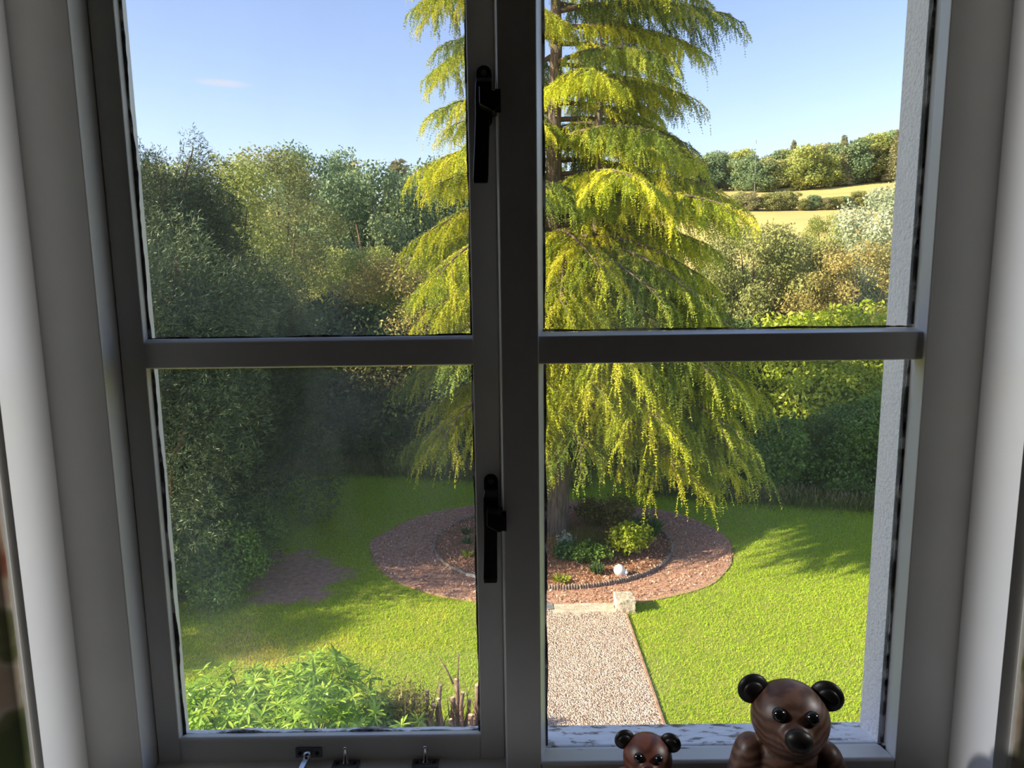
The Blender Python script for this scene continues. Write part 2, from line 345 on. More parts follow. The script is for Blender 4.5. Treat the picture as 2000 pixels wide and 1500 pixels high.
class MB:
    def __init__(s):
        s.v = []; s.f = []
    def add(s, vs, fs):
        o = len(s.v)
        s.v += [tuple(v) for v in vs]
        s.f += [tuple(i + o for i in f) for f in fs]
        return s
    def box(s, x0, x1, y0, y1, z0, z1):
        return s.add([(x0, y0, z0), (x1, y0, z0), (x1, y1, z0), (x0, y1, z0), (x0, y0, z1), (x1, y0, z1), (x1, y1, z1), (x0, y1, z1)],
                     [(0, 3, 2, 1), (4, 5, 6, 7), (0, 1, 5, 4), (1, 2, 6, 5), (2, 3, 7, 6), (3, 0, 4, 7)])
    def prism(s, prof, axis, a, b):
        """profile polygon (list of 2-tuples) swept along axis from a to b"""
        n = len(prof)
        def P(u, v, w):
            return {'x': (w, u, v), 'y': (u, w, v), 'z': (u, v, w)}[axis]
        vs = [P(u, v, a) for u, v in prof] + [P(u, v, b) for u, v in prof]
        fs = [tuple(range(n))[::-1], tuple(range(n, 2 * n))] + [(i, (i + 1) % n, n + (i + 1) % n, n + i) for i in range(n)]
        return s.add(vs, fs)
    def tube(s, pts, rad, n=8, cap=True):
        pts = [Vector(p) for p in pts]
        vs, fs = [], []
        for i, p in enumerate(pts):
            d = (pts[min(i + 1, len(pts) - 1)] - pts[max(i - 1, 0)])
            if d.length < 1e-9: d = Vector((0, 0, 1))
            d.normalize()
            a = d.cross(Vector((0, 0, 1)) if abs(d.z) < 0.9 else Vector((1, 0, 0))).normalized()
            b = d.cross(a)
            r = rad[i] if hasattr(rad, '__len__') else rad
            for k in range(n):
                t = 2 * math.pi * k / n
                vs.append(p + a * (r * math.cos(t)) + b * (r * math.sin(t)))
        for i in range(len(pts) - 1):
            for k in range(n):
                fs.append((i * n + k, i * n + (k + 1) % n, (i + 1) * n + (k + 1) % n, (i + 1) * n + k))
        if cap:
            fs.append(tuple(range(n))[::-1]); fs.append(tuple(range((len(pts) - 1) * n, len(pts) * n)))
        return s.add(vs, fs)
    def lathe(s, prof, n=24, c=(0, 0, 0)):
        vs, fs = [], []
        for r, z in prof:
            for k in range(n):
                t = 2 * math.pi * k / n
                vs.append((c[0] + r * math.cos(t), c[1] + r * math.sin(t), c[2] + z))
        for i in range(len(prof) - 1):
            for k in range(n):
                fs.append((i * n + k, i * n + (k + 1) % n, (i + 1) * n + (k + 1) % n, (i + 1) * n + k))
        fs.append(tuple(range(n))[::-1]); fs.append(tuple(range((len(prof) - 1) * n, len(prof) * n)))
        return s.add(vs, fs)
    def ball(s, c, r, n=16, m_=10, rot=None):
        r = (r, r, r) if not hasattr(r, '__len__') else r
        vs, fs = [], []
        for i in range(m_ + 1):
            ph = math.pi * i / m_
            for k in range(n):
                t = 2 * math.pi * k / n
                v = Vector((r[0] * math.sin(ph) * math.cos(t), r[1] * math.sin(ph) * math.sin(t), -r[2] * math.cos(ph)))
                if rot is not None: v = rot @ v
                vs.append(v + Vector(c))
        for i in range(m_):
            for k in range(n):
                fs.append((i * n + k, i * n + (k + 1) % n, (i + 1) * n + (k + 1) % n, (i + 1) * n + k))
        return s.add(vs, fs)
    def mesh(s, name, mat, smooth=False):
        me = bpy.data.meshes.new(name)
        me.from_pydata(s.v, [], s.f)
        me.materials.append(mat)
        if smooth:
            me.polygons.foreach_set('use_smooth', [True] * len(me.polygons))
        me.update()
        return me
    def build(s, name, mat, parent=None, smooth=False, bevel=0.0):
        o = bpy.data.objects.new(name, s.mesh(name, mat, smooth))
        link(o, parent)
        if bevel:
            b = o.modifiers.new('bevel', 'BEVEL'); b.width = bevel; b.segments = 2; b.limit_method = 'ANGLE'
        return o

def np_mesh(name, verts, nper, mat, rnd):
    """verts: (n*nper,3) array of separate polygons with nper corners, rnd: per polygon float"""
    nv = len(verts); nf = nv // nper
    me = bpy.data.meshes.new(name)
    me.vertices.add(nv); me.loops.add(nv); me.polygons.add(nf)
    me.vertices.foreach_set('co', np.ascontiguousarray(verts, dtype=np.float32).ravel())
    me.loops.foreach_set('vertex_index', np.arange(nv, dtype=np.int32))
    me.polygons.foreach_set('loop_start', np.arange(0, nv, nper, dtype=np.int32))
    me.update(calc_edges=True)
    at = me.attributes.new('rnd', 'FLOAT', 'FACE')
    at.data.foreach_set('value', np.ascontiguousarray(rnd, dtype=np.float32))
    me.materials.append(mat)
    return me

def unit(a):
    return a / np.maximum(np.linalg.norm(a, axis=-1, keepdims=True), 1e-9)

def leaf_polys(pos, nrm, length, width, rng, droop=0.0, axis=None):
    """kite shaped leaves (4 corners): pos base point, nrm leaf normal"""
    n = len(pos)
    if axis is None:
        axis = rng.normal(size=(n, 3))
    axis = unit(axis - nrm * np.sum(axis * nrm, -1, keepdims=True))
    if droop:
        axis = unit(axis + np.array([0, 0, -droop]))
    side = unit(np.cross(nrm, axis))
    L = np.asarray(length).reshape(-1, 1) * np.ones((n, 1)); W = np.asarray(width).reshape(-1, 1) * np.ones((n, 1))
    v = np.stack([pos, pos + axis * L * 0.5 + side * W * 0.5, pos + axis * L, pos + axis * L * 0.5 - side * W * 0.5], 1)
    return v.reshape(-1, 3)

def vnoise(x, y, seed=0, cell=1.0):
    g = np.random.default_rng(seed).random((257, 257))
    u = np.asarray(x) / cell + 100.37; v = np.asarray(y) / cell + 100.71
    i = np.floor(u).astype(int); j = np.floor(v).astype(int)
    a = u - i; b = v - j
    a = a * a * (3 - 2 * a); b = b * b * (3 - 2 * b)
    i %= 256; j %= 256
    return (g[i, j] * (1 - a) + g[i + 1, j] * a) * (1 - b) + (g[i, j + 1] * (1 - a) + g[i + 1, j + 1] * a) * b

def height(x, y):
    """garden is level; beyond it the ground climbs to the far hill"""
    x = np.asarray(x, float); y = np.asarray(y, float)
    h = np.interp(y, [0, 24, 45, 80, 110, 140, 165, 200, 260, 330], [0, 0, 2.2, 8.6, 13.2, 18.0, 23.0, 29.0, 37.0, 42.0])
    side = 0.74 + 0.26 * np.clip((x - 5) / 40.0, 0, 1) + 0.16 * np.clip((x - 70) / 60, 0, 1)
    near = 0.05 * (vnoise(x, y, 3, 2.5) - 0.5) * np.clip((y - 19) / 3, 0, 1)
    return h * side + near

# ------------------------------------------------------------------ ground
RC, RA, RB = (0.83, 15.40), 4.10, 3.15       # bark chip oval
IC, IA, IB = (0.87, 15.45), 2.67, 2.45       # planted bed inside it
PX0, PX1, PY1 = -0.38, 1.98, 12.30           # gravel path
SOIL = (-4.75, 13.75, 1.25, 1.35)            # worn bare patch by the yew

def soil_mask(x, y):
    d = ((x - SOIL[0]) / SOIL[2]) ** 2 + ((y - SOIL[1]) / SOIL[3]) ** 2
    return d + 1.1 * (vnoise(x, y, 11, 0.55) - 0.5) + 0.9 * (vnoise(x, y, 12, 0.18) - 0.5)

def lawn_mat():
    mt, t = new_mat('lawn_thatch')
    c = node(t, 'ShaderNodeTexCoord')
    n = node(t, 'ShaderNodeTexNoise'); n.inputs['Scale'].default_value = 8; n.inputs['Detail'].default_value = 10; n.inputs['Roughness'].default_value = 0.75
    t.links.new(c.outputs['Object'], n.inputs[0])
    r = ramp(t, [(0.3, (0.20, 0.24, 0.04)), (0.55, (0.34, 0.36, 0.06)), (0.75, (0.48, 0.42, 0.13))], n.outputs[0])
    r2 = ramp(t, [(0.3, (0.26, 0.15, 0.10)), (0.55, (0.44, 0.28, 0.20)), (0.75, (0.60, 0.44, 0.34))], n.outputs[0])
    a = node(t, 'ShaderNodeAttribute'); a.attribute_name = 'soil'
    mx = node(t, 'ShaderNodeMix', data_type='RGBA')
    t.links.new(a.outputs['Fac'], mx.inputs[0]); t.links.new(r.outputs[0], mx.inputs[6]); t.links.new(r2.outputs[0], mx.inputs[7])
    b = node(t, 'ShaderNodeBump'); b.inputs['Strength'].default_value = 1.0; b.inputs['Distance'].default_value = 0.03
    t.links.new(n.outputs[0], b.inputs['Height'])
    p = node(t, 'ShaderNodeBsdfPrincipled'); p.inputs['Roughness'].default_value = 0.95
    t.links.new(mx.outputs[2], p.inputs['Base Color']); t.links.new(b.outputs[0], p.inputs['Normal'])
    o = node(t, 'ShaderNodeOutputMaterial'); t.links.new(p.outputs[0], o.inputs[0])
    return mt
M['lawn'] = lawn_mat()

def grid_object(name, xs, ys, mat, dz=0.0):
    X, Y = np.meshgrid(xs, ys, indexing='ij')
    Z = height(X, Y) + dz
    nx, ny = X.shape
    v = np.stack([X, Y, Z], -1).reshape(-1, 3)
    f = [(i * ny + j, (i + 1) * ny + j, (i + 1) * ny + j + 1, i * ny + j + 1) for i in range(nx - 1) for j in range(ny - 1)]
    me = bpy.data.meshes.new(name)
    me.from_pydata(v.tolist(), [], f)
    me.materials.append(mat)
    me.polygons.foreach_set('use_smooth', [True] * len(me.polygons))
    o = bpy.data.objects.new(name, me)
    link(o)
    return o, v

lawn, lv = grid_object('lawn', np.linspace(-26, 26, 209), np.linspace(-8, 26, 161), M['lawn'])
sa = lawn.data.attributes.new('soil', 'FLOAT', 'POINT')
sm = np.clip((1.15 - soil_mask(lv[:, 0], lv[:, 1])) * 3, 0, 1)
sa.data.foreach_set('value', sm.astype(np.float32))
tag(lawn, kind='structure')
hill, _ = grid_object('hillside', np.linspace(-190, 210, 101), np.linspace(25.8, 330, 90), M['field'])
tag(hill, kind='structure')

def disc(name, c, a, b, z, mat, inner=None, n=96, wob=0.05, seed=1):
    rr = np.random.default_rng(seed)
    w = np.interp(np.arange(n), np.arange(0, n + 1, 6), np.append(rr.random(n // 6), rr.random(1)) * 0) 
    mb = MB(); vs = []
    for k in range(n):
        t = 2 * math.pi * k / n
        q = 1 + wob * (vnoise(math.cos(t) * 3, math.sin(t) * 3, seed, 0.8) - 0.5)
        vs.append((c[0] + a * q * math.cos(t), c[1] + b * q * math.sin(t), z))
    if inner:
        ic, ia, ib = inner
        for k in range(n):
            t = 2 * math.pi * k / n
            vs.append((ic[0] + ia * math.cos(t), ic[1] + ib * math.sin(t), z))
        fs = [(k, (k + 1) % n, n + (k + 1) % n, n + k) for k in range(n)]
    else:
        vs.append((c[0], c[1], z + 0.06))
        fs = [(k, (k + 1) % n, n) for k in range(n)]
    # skirt down into the ground
    o = len(vs)
    for k in range(n): vs.append((vs[k][0], vs[k][1], -0.1))
    fs += [(k, o + k, o + (k + 1) % n, (k + 1) % n) for k in range(n)]
    return tag(mb.add(vs, fs).build(name, mat), kind='structure')
disc('bark_chip_ring', RC, RA, RB, 0.02, M['chips'], inner=(IC, IA - 0.02, IB - 0.02), wob=0.06, seed=4)
disc('planted_bed', IC, IA, IB, 0.045, M['soil'], wob=0.0)
mb = MB(); mb.box(PX0, PX1, 0.95, PY1 - 0.1, -0.12, 0.015)
tag(mb.build('gravel_path', M['gravel']), kind='structure')
rng = np.random.default_rng(77)
# loose pebbles on the path (too many and too small to count)
n = 9000
px = rng.uniform(PX0 + 0.02, PX1 - 0.02, n); py = rng.uniform(7.6, PY1 - 0.15, n)
s = rng.uniform(0.006, 0.014, n)
oct_v = np.array([(1, 0, 0), (0, 1, 0), (-1, 0, 0), (0, -1, 0), (0, 0, 0.7), (0, 0, -0.7)])
tri = np.array([(0, 1, 4), (1, 2, 4), (2, 3, 4), (3, 0, 4)])
th = rng.uniform(0, 6.28, n)
rot = np.stack([np.stack([np.cos(th), -np.sin(th), 0 * th], -1), np.stack([np.sin(th), np.cos(th), 0 * th], -1), np.stack([0 * th, 0 * th, 1 + 0 * th], -1)], 1)
ov = np.einsum('nij,kj->nki', rot, oct_v) * s[:, None, None] * rng.uniform(0.7, 1.3, (n, 1, 3)) + np.stack([px, py, np.full(n, 0.018)], -1)[:, None, :]
M['pebble'] = foliage_mat('loose_pebbles', [(0.0, (0.24, 0.17, 0.13)), (0.5, (0.55, 0.43, 0.35)), (1.0, (0.80, 0.70, 0.61))], 0.0, 0.8, 0.3, 0)
me = np_mesh('pebbles', ov[:, tri].reshape(-1, 3), 3, M['pebble'], np.repeat(rng.random(n), 4))
tag(link(bpy.data.objects.new('pebbles', me)), 'loose pinkish pebbles lying on the straight gravel path', 'gravel', kind='stuff')
# bark chips lying on the oval and the bed
n = 22000
t_ = rng.uniform(0, 2 * np.pi, n); q = np.sqrt(rng.uniform(0.0, 1, n)) * 0.985
cx, cy = RC[0] + RA * q * np.cos(t_), RC[1] + RB * q * np.sin(t_)
pos = np.stack([cx, cy, np.where(((cx - IC[0]) / IA) ** 2 + ((cy - IC[1]) / IB) ** 2 < 1, 0.085, 0.028)], -1)
nr = unit(rng.normal(size=(n, 3)) * 0.6 + np.array([0, 0, 1]))
M['chip_leaf'] = foliage_mat('loose_bark_flakes', [(0.0, (0.180, 0.098, 0.068)), (0.55, (0.540, 0.285, 0.188)), (0.9, (0.750, 0.465, 0.330)), (1.0, (0.880, 0.840, 0.720))], 0.0, 0.85, 0.2, 0)
me = np_mesh('bark_flakes', leaf_polys(pos, nr, rng.uniform(0.03, 0.08, n), rng.uniform(0.012, 0.03, n), rng), 4, M['chip_leaf'], rng.random(n))
tag(link(bpy.data.objects.new('bark_flakes', me)), 'loose reddish bark flakes strewn over the oval bed', 'bark chips', kind='stuff')

# lawn blades
def grass_blades(n, x0, x1, y0, y1, seed):
    rg = np.random.default_rng(seed)
    x = rg.uniform(x0, x1, n); y = y0 + (y1 - y0) * rg.random(n) ** 1.25
    ring = ((x - RC[0]) / RA) ** 2 + ((y - RC[1]) / RB) ** 2 + 0.02 * rg.normal(size=n)
    keep = (ring > 1.0) & ~((x > PX0 - 0.04 + 0.03 * rg.normal(size=n)) & (x < PX1 + 0.05) & (y < PY1))
    sm_ = soil_mask(x, y)
    keep &= (sm_ > 0.75 + 0.5 * rg.random(n))
    x, y = x[keep], y[keep]; n = len(x)
    z = height(x, y)
    patch = vnoise(x, y, 21, 1.1) * 0.6 + vnoise(x, y, 22, 0.35) * 0.4
    dry = np.clip((patch - 0.5) * 1.9, 0, 1) * np.clip((13.2 - y) / 1.5, 0.25, 1) * np.clip((4 - x) / 4, 0.45, 1)
    dry = np.clip(dry + 0.9 * np.exp(-((x + 4.1) / 1.3) ** 2 - ((y - 10.9) / 0.5) ** 2) * (0.35 + vnoise(x, y, 24, 0.3)), 0, 1)
    clump = vnoise(x, y, 23, 0.12)
    hgt = (0.020 + 0.026 * rg.random(n)) * (0.7 + 0.6 * clump)
    hgt *= 1 + 0.8 * np.clip((y - 17.5) / 3, 0, 1)
    lean = rg.normal(size=(n, 2)) * 0.55
    tip = np.stack([x + lean[:, 0] * hgt, y + lean[:, 1] * hgt, z + hgt], -1)
    a = rg.uniform(0, np.pi, n); w = rg.uniform(0.004, 0.008, n) * (1 + (y - 9) * 0.05)
    d = np.stack([np.cos(a) * w, np.sin(a) * w, 0 * a], -1)
    base = np.stack([x, y, z - 0.004], -1)
    v = np.stack([base - d, base + d, tip], 1).reshape(-1, 3)
    rv = np.clip(0.08 + 0.42 * rg.random(n) + dry * 0.62 * rg.random(n) ** 0.5, 0, 1)
    return np_mesh('grass', v, 3, M['f_grass'], rv)
g = link(bpy.data.objects.new('grass', grass_blades(760000, -9.5, 11.0, 7.2, 24.0, 5)))
tag(g, 'short mown lawn grass with dry yellowed patches around the oval bed', 'grass', kind='stuff')

def tall_grass(n, pts, seed, hmin, hmax):
    rg = np.random.default_rng(seed)
    pts = np.array(pts, float)
    t = rg.random(n) * (len(pts) - 1); i = t.astype(int); f = (t - i)[:, None]
    p = pts[i] * (1 - f) + pts[i + 1] * f + rg.normal(size=(n, 2)) * np.array([0.25, 0.38])
    hgt = rg.uniform(hmin, hmax, n)
    z = height(p[:, 0], p[:, 1])
    lean = rg.normal(size=(n, 2)) * 0.25
    base = np.stack([p[:, 0], p[:, 1], z], -1)
    tip = base + np.stack([lean[:, 0] * hgt, lean[:, 1] * hgt, hgt], -1)
    a = rg.uniform(0, np.pi, n)
    d = np.stack([np.cos(a), np.sin(a), 0 * a], -1) * rg.uniform(0.005, 0.010, n)[:, None]
    v = np.stack([base - d, base + d, tip], 1)
    # seed heads
    k = rg.random(n) < 0.3
    e = tip[k]; u = unit(tip[k] - base[k])
    sv = np.stack([e - u * 0.07 - d[k] * 1.3, e - u * 0.07 + d[k] * 1.3, e + u * 0.04], 1)
    rv = np.concatenate([0.65 * rg.random(n), 0.8 + 0.2 * rg.random(k.sum())])
    return np_mesh('tall_grass', np.concatenate([v, sv]).reshape(-1, 3), 3, M['f_tall'], rv)
tg = link(bpy.data.objects.new('tall_grass', tall_grass(26000, [(-9, 22.6), (-6.5, 22.2), (-3.5, 21.6), (-1.0, 21.0), (2, 20.2)], 8, 0.12, 0.5)))
tag(tg, 'uncut seeding grass along the far lawn edge below the dark wood', 'grass', kind='stuff')
tg = link(bpy.data.objects.new('tall_grass', tall_grass(16000, [(3.5, 19.6), (6, 18.8), (8.2, 18.2), (10.5, 17.5)], 9, 0.12, 0.42)))
tag(tg, 'uncut seeding grass at the foot of the laurel hedge', 'grass', kind='stuff')

# ------------------------------------------------------------------ room shell
YF, YR = 0.80, 0.74          # window frame face, room side of wall
WX0, WX1, WZ0, WZ1 = -0.53, 0.535, 5.37, 6.56
def wall_with_hole(name, x0, x1, z0, z1, y0, y1, hx0, hx1, hz0, hz1, mat):
    b = MB()
    b.box(x0, hx0, y0, y1, z0, z1); b.box(hx1, x1, y0, y1, z0, z1)
    b.box(hx0, hx1, y0, y1, z0, hz0); b.box(hx0, hx1, y0, y1, hz1, z1)
    return tag(b.build(name, mat), kind='structure')
wall_with_hole('wall_front', -2.2, 2.2, 4.4, 7.3, 0.725, 0.84, WX0, WX1, WZ0, WZ1, M['reveal'])
wall_with_hole('wall_exterior', -4.2, 4.2, -0.1, 8.6, 0.842, 0.888, -0.462, 0.4686, 5.345, 6.53, M['harl'])
b = MB(); b.box(-2.3, -2.2, -3.6, 0.725, 4.4, 7.3); tag(b.build('wall_left', M['wall']), kind='structure')
b = MB(); b.box(2.2, 2.3, -3.6, 0.725, 4.4, 7.3); tag(b.build('wall_right', M['wall']), kind='structure')
b = MB(); b.box(-2.3, 2.3, -3.7, -3.6, 4.4, 7.3); tag(b.build('wall_back', M['wall']), kind='structure')
b = MB(); b.box(-2.3, 2.3, -3.7, 0.84, 4.3, 4.4); tag(b.build('floor', M['floor']), kind='structure')
b = MB(); b.box(-2.3, 2.3, -3.7, 0.84, 7.3, 7.4); tag(b.build('ceiling', M['ceiling']), kind='structure')
b = MB(); b.box(-0.62, 0.63, 0.565, 0.80, 5.335, 5.37)
tag(b.build('trim_1', M['paint'], bevel=0.006), kind='structure')     # inner sill board

# ------------------------------------------------------------------ window
win = empty('window_1', (0, 0.80, 5.37)); tag(win, kind='structure')
W = Matrix.Translation((0, -0.80, -5.37))
def wpart(mb_, name, mat, parent=None, bevel=0.0015, smooth=False, label=None):
    """window pieces are written in world metres and stored relative to the window's base"""
    mb_.v = [(x, y - 0.80, z - 5.37) for x, y, z in mb_.v]
    o = mb_.build(name, mat, parent or win, smooth, bevel)
    if label: o['label'] = label
    return o
ZT = 6.53
# outer frame: jambs, head, sill
b = MB(); b.box(-0.532, -0.463, 0.80, 0.842, 5.372, 6.56); wpart(b, 'jamb', M['paint'])
b = MB(); b.prism([(0.4686, 0.80), (0.537, 0.80), (0.537, 0.842), (0.4740, 0.842), (0.4740, 0.832), (0.4705, 0.822)], 'z', 5.372, 6.56); wpart(b, 'jamb', M['paint'])
b = MB(); b.box(-0.463, 0.4686, 0.80, 0.842, 6.50, 6.56); wpart(b, 'head', M['paint'])
b = MB(); b.prism([(0.80, 5.345), (0.846, 5.345), (0.846, 5.388), (0.80, 5.382)], 'x', -0.463, -0.013); wpart(b, 'sill', M['paint'])
# mullion with slightly flared flanks
b = MB(); b.prism([(-0.0120, 0.80), (0.0305, 0.80), (0.0318, 0.812), (0.0385, 0.842), (0.0385, 0.87), (-0.0145, 0.87), (-0.0145, 0.835), (-0.0128, 0.812)], 'z', 5.36, 6.51)
wpart(b, 'mullion', M['paint'])
# fixed right light
b = MB(); b.prism([(0.80, 5.345), (0.846, 5.345), (0.846, 5.394), (0.834, 5.399), (0.803, 5.405), (0.80, 5.402)], 'x', 0.031, 0.4686); wpart(b, 'bottom_rail', M['paint'])
b = MB(); b.prism([(0.807, 5.9015), (0.807, 5.9335), (0.832, 5.9365), (0.832, 5.899)], 'x', 0.030, 0.4725); wpart(b, 'glazing_bar', M['paint'])
for z0, z1 in ((5.388, 5.9015), (5.9335, 6.51)):
    b = MB(); b.box(0.0345, 0.4735, 0.8375, 0.8410, z0, z1); wpart(b, 'pane', M['glass'], bevel=0)

def rough_strip(p0, p1, w, d, seed, nseg=60, wax='x'):
    """thin irregular bead of hardened putty from p0 to p1"""
    rg = random.Random(seed); b = MB()
    vs, fs = [], []
    p0, p1 = Vector(p0), Vector(p1)
    for i in range(nseg + 1):
        p = p0.lerp(p1, i / nseg)
        a = w * (0.75 + 0.30 * math.sin(i * 0.37 + seed) * math.sin(i * 0.11 + 2 * seed) + 0.22 * rg.random())
        if wax == 'x':
            q = [(p.x, p.y - d, p.z), (p.x + a, p.y - d, p.z), (p.x + a * 0.4, p.y + d, p.z), (p.x, p.y + d, p.z)]
        else:
            q = [(p.x, p.y - d, p.z), (p.x, p.y - d, p.z + a), (p.x, p.y + d, p.z + a * 0.6), (p.x, p.y + d, p.z)]
        vs += q
    for i in range(nseg):
        for k in range(4):
            fs.append((i * 4 + k, i * 4 + (k + 1) % 4, i * 4 + 4 + (k + 1) % 4, i * 4 + 4 + k))
    fs += [(3, 2, 1, 0), (nseg * 4, nseg * 4 + 1, nseg * 4 + 2, nseg * 4 + 3)]
    return b.add(vs, fs)
for (a, c_, w_, sd_, ax) in (((0.4738, 0.840, 5.40), (0.4738, 0.840, 5.899), -0.0040, 1, 'x'), ((0.4738, 0.840, 5.94), (0.4738, 0.840, 6.50), -0.0040, 2, 'x'),
                             ((0.0380, 0.842, 5.40), (0.0380, 0.842, 5.899), 0.0032, 3, 'x'), ((0.0380, 0.842, 5.94), (0.0380, 0.842, 6.50), 0.0032, 4, 'x'),
                             ((0.035, 0.838, 5.9365), (0.472, 0.838, 5.9365), 0.0030, 5, 'z'), ((0.030, 0.835, 5.392), (0.474, 0.835, 5.392), 0.0080, 6, 'z')):
    wpart(rough_strip(a, c_, w_, 0.0025, sd_, wax=ax), 'putty', M['putty'], bevel=0)
# outside sill, old flaking paint
b = MB(); b.prism([(0.842, 5.33), (0.905, 5.33), (0.905, 5.385), (0.842, 5.398)], 'x', -0.50, 0.51)
wpart(b, 'outer_sill', M['peeling'], bevel=0.003, label='flaking white outer window sill')

# opening left casement
sash = empty('casement_sash', (0, 0, 0), 0, win)
SX0, SX1 = -0.462, -0.0150
GX0, GX1 = -0.4330, -0.0460
def spart(b, name, mat, **k): return wpart(b, name, mat, sash, **k)
b = MB(); b.box(SX0, GX0, 0.835, 0.864, 5.384, 6.495); spart(b, 'stile', M['paint'])
b = MB(); b.prism([(GX1, 0.835), (SX1, 0.835), (SX1, 0.864), (GX1, 0.864)], 'z', 5.384, 6.495); spart(b, 'stile', M['paint'])
b = MB(); b.prism([(0.835, 5.3845), (0.835, 5.4165), (0.838, 5.4195), (0.850, 5.4165), (0.850, 5.3845)], 'x', GX0, GX1); spart(b, 'bottom_rail', M['paint'])
b = MB(); b.box(GX0, GX1, 0.835, 0.864, 6.455, 6.495); spart(b, 'top_rail', M['paint'])
b = MB(); b.prism([(0.836, 5.8985), (0.836, 5.9285), (0.842, 5.9325), (0.857, 5.9325), (0.857, 5.895)], 'x', GX0 - 0.006, GX1 + 0.004); spart(b, 'glazing_bar', M['paint'])
for z0, z1 in ((5.41, 5.899), (5.93, 6.46)):
    b = MB(); b.box(GX0 + 0.001, GX1 - 0.001, 0.8500, 0.8535, z0, z1); spart(b, 'pane', M['glass_dusty'], bevel=0)
for (a, c_, w_, sd_, ax) in (((GX0, 0.8485, 5.415), (GX0, 0.8485, 5.90), 0.0045, 11, 'x'), ((GX0, 0.8485, 5.932), (GX0, 0.8485, 6.455), 0.0045, 12, 'x'),
                             ((GX1, 0.8485, 5.415), (GX1, 0.8485, 5.90), -0.0032, 13, 'x'), ((GX1, 0.8485, 5.932), (GX1, 0.8485, 6.455), -0.0032, 14, 'x'),
                             ((GX0, 0.8485, 5.9315), (GX1, 0.8485, 5.9315), 0.0032, 15, 'z')):
    spart(rough_strip(a, c_, w_, 0.0018, sd_, wax=ax), 'putty', M['putty'], bevel=0)
spart(rough_strip((GX0, 0.856, 5.410), (GX1, 0.856, 5.410), 0.0085, 0.005, 16, wax='z'), 'putty', M['peeling'], bevel=0, label='flaking white putty strip along the bottom of the pane')

# casement fasteners
def fastener(x, z, tilt):
    h = empty('casement_fastener', (x, 0.035, z - 5.37), 0, win)
    h['label'] = 'dark metal casement fastener on the opening sash'
    # back plate with rounded ends
    prof = []
    for k in range(9): prof.append((0.0085 * math.cos(math.pi * k / 8), 0.020 + 0.0085 * math.sin(math.pi * k / 8)))
    for k in range(9): prof.append((-0.0085 * math.cos(math.pi * k / 8), -0.030 - 0.0085 * math.sin(math.pi * k / 8)))
    b = MB(); b.prism(prof, 'y', -0.0035, 0.0); b.build('back_plate', M['iron'], h, bevel=0.0007)
    # pivot boss
    b = MB(); b.tube([(0, -0.003, -0.012), (0, -0.019, -0.012)], [0.0085, 0.0078], 18); b.build('pivot', M['iron'], h, True)
    # nose reaching over the mullion
    b = MB(); b.prism([(-0.004, -0.004), (0.015, -0.010), (0.017, -0.016), (0.017, -0.026), (0.010, -0.030), (-0.004, -0.022)], 'y', -0.046, -0.012)
    b.build('nose', M['iron'], h, bevel=0.001)
    b = MB(); b.box(0.0125, 0.0185, -0.041, -0.036, -0.030, -0.006); b.build('keeper', M['iron'], h, bevel=0.0008)
    # long blade handle
    b = MB()
    secs = [(0.012, -0.012, 0.0078, 0.004), (0.006, -0.019, 0.0088, 0.0055), (-0.010, -0.021, 0.0088, 0.0055), (-0.030, -0.0205, 0.0080, 0.0042), (-0.060, -0.021, 0.0080, 0.0036), (-0.095, -0.022, 0.0085, 0.0034), (-0.101, -0.022, 0.0080, 0.003)]
    vs, fs = [], []
    for zz, yy, hw, hd in secs:
        xx = tilt * zz
        vs += [(xx - hw, yy - hd, zz), (xx + hw, yy - hd, zz), (xx + hw, yy + hd, zz), (xx - hw, yy + hd, zz)]
    for i in range(len(secs) - 1):
        for k in range(4): fs.append((i * 4 + k, i * 4 + (k + 1) % 4, i * 4 + 4 + (k + 1) % 4, i * 4 + 4 + k))
    e = (len(secs) - 1) * 4
    fs += [(3, 2, 1, 0), (e, e + 1, e + 2, e + 3)]
    b.add(vs, fs).build('blade', M['iron'], h, bevel=0.0012)
    # two screw heads
    for zz in (0.020, -0.031):
        b = MB(); b.tube([(0, -0.003, zz), (0, -0.0052, zz)], 0.0034, 12); b.build('screw', M['steel'], h)
    return h
fastener(-0.0270, 6.205, 0.05)
fastener(-0.0270, 5.737, 0.02)

# stay pins on the sill and the end of the casement stay
def stay_pin(x):
    h = empty('stay_pin', (x, 0.0265, 5.3850 - 5.37), 0, win)
    b = MB(); b.box(-0.017, 0.017, -0.007, 0.007, 0, 0.0032); b.build('plate', M['steel'], h, bevel=0.0006)
    b = MB(); b.lathe([(0.0042, 0.003), (0.0042, 0.005), (0.0026, 0.006), (0.0024, 0.024), (0.0020, 0.0255), (0.0008, 0.026)], 14); b.build('pin', M['bright_steel'], h, True)
    for sx in (-1, 1):
        b = MB(); b.lathe([(0.0028, 0.003), (0.0024, 0.0038), (0.0005, 0.0040)], 12, (sx * 0.011, 0, 0)); b.build('screw', M['iron'], h)
stay_pin(-0.2185); stay_pin(-0.1165)
h = empty('casement_stay', (-0.2670, 0.035, 5.399 - 5.37), 0, win)
b = MB(); b.box(-0.017, 0.017, -0.003, 0.0, -0.0065, 0.0065); b.build('plate', M['steel'], h, bevel=0.0006)
b = MB(); b.lathe([(0.0045, -0.004), (0.0052, -0.001), (0.0052, 0.003), (0.0040, 0.005), (0.001, 0.0058)], 16, (0, -0.009, 0.001)); b.build('knuckle', M['bright_steel'], h, True)
for sx in (-1, 1):
    b = MB(); b.tube([(sx * 0.011, -0.0028, 0), (sx * 0.011, -0.0042, 0)], 0.0026, 12); b.build('screw', M['iron'], h)
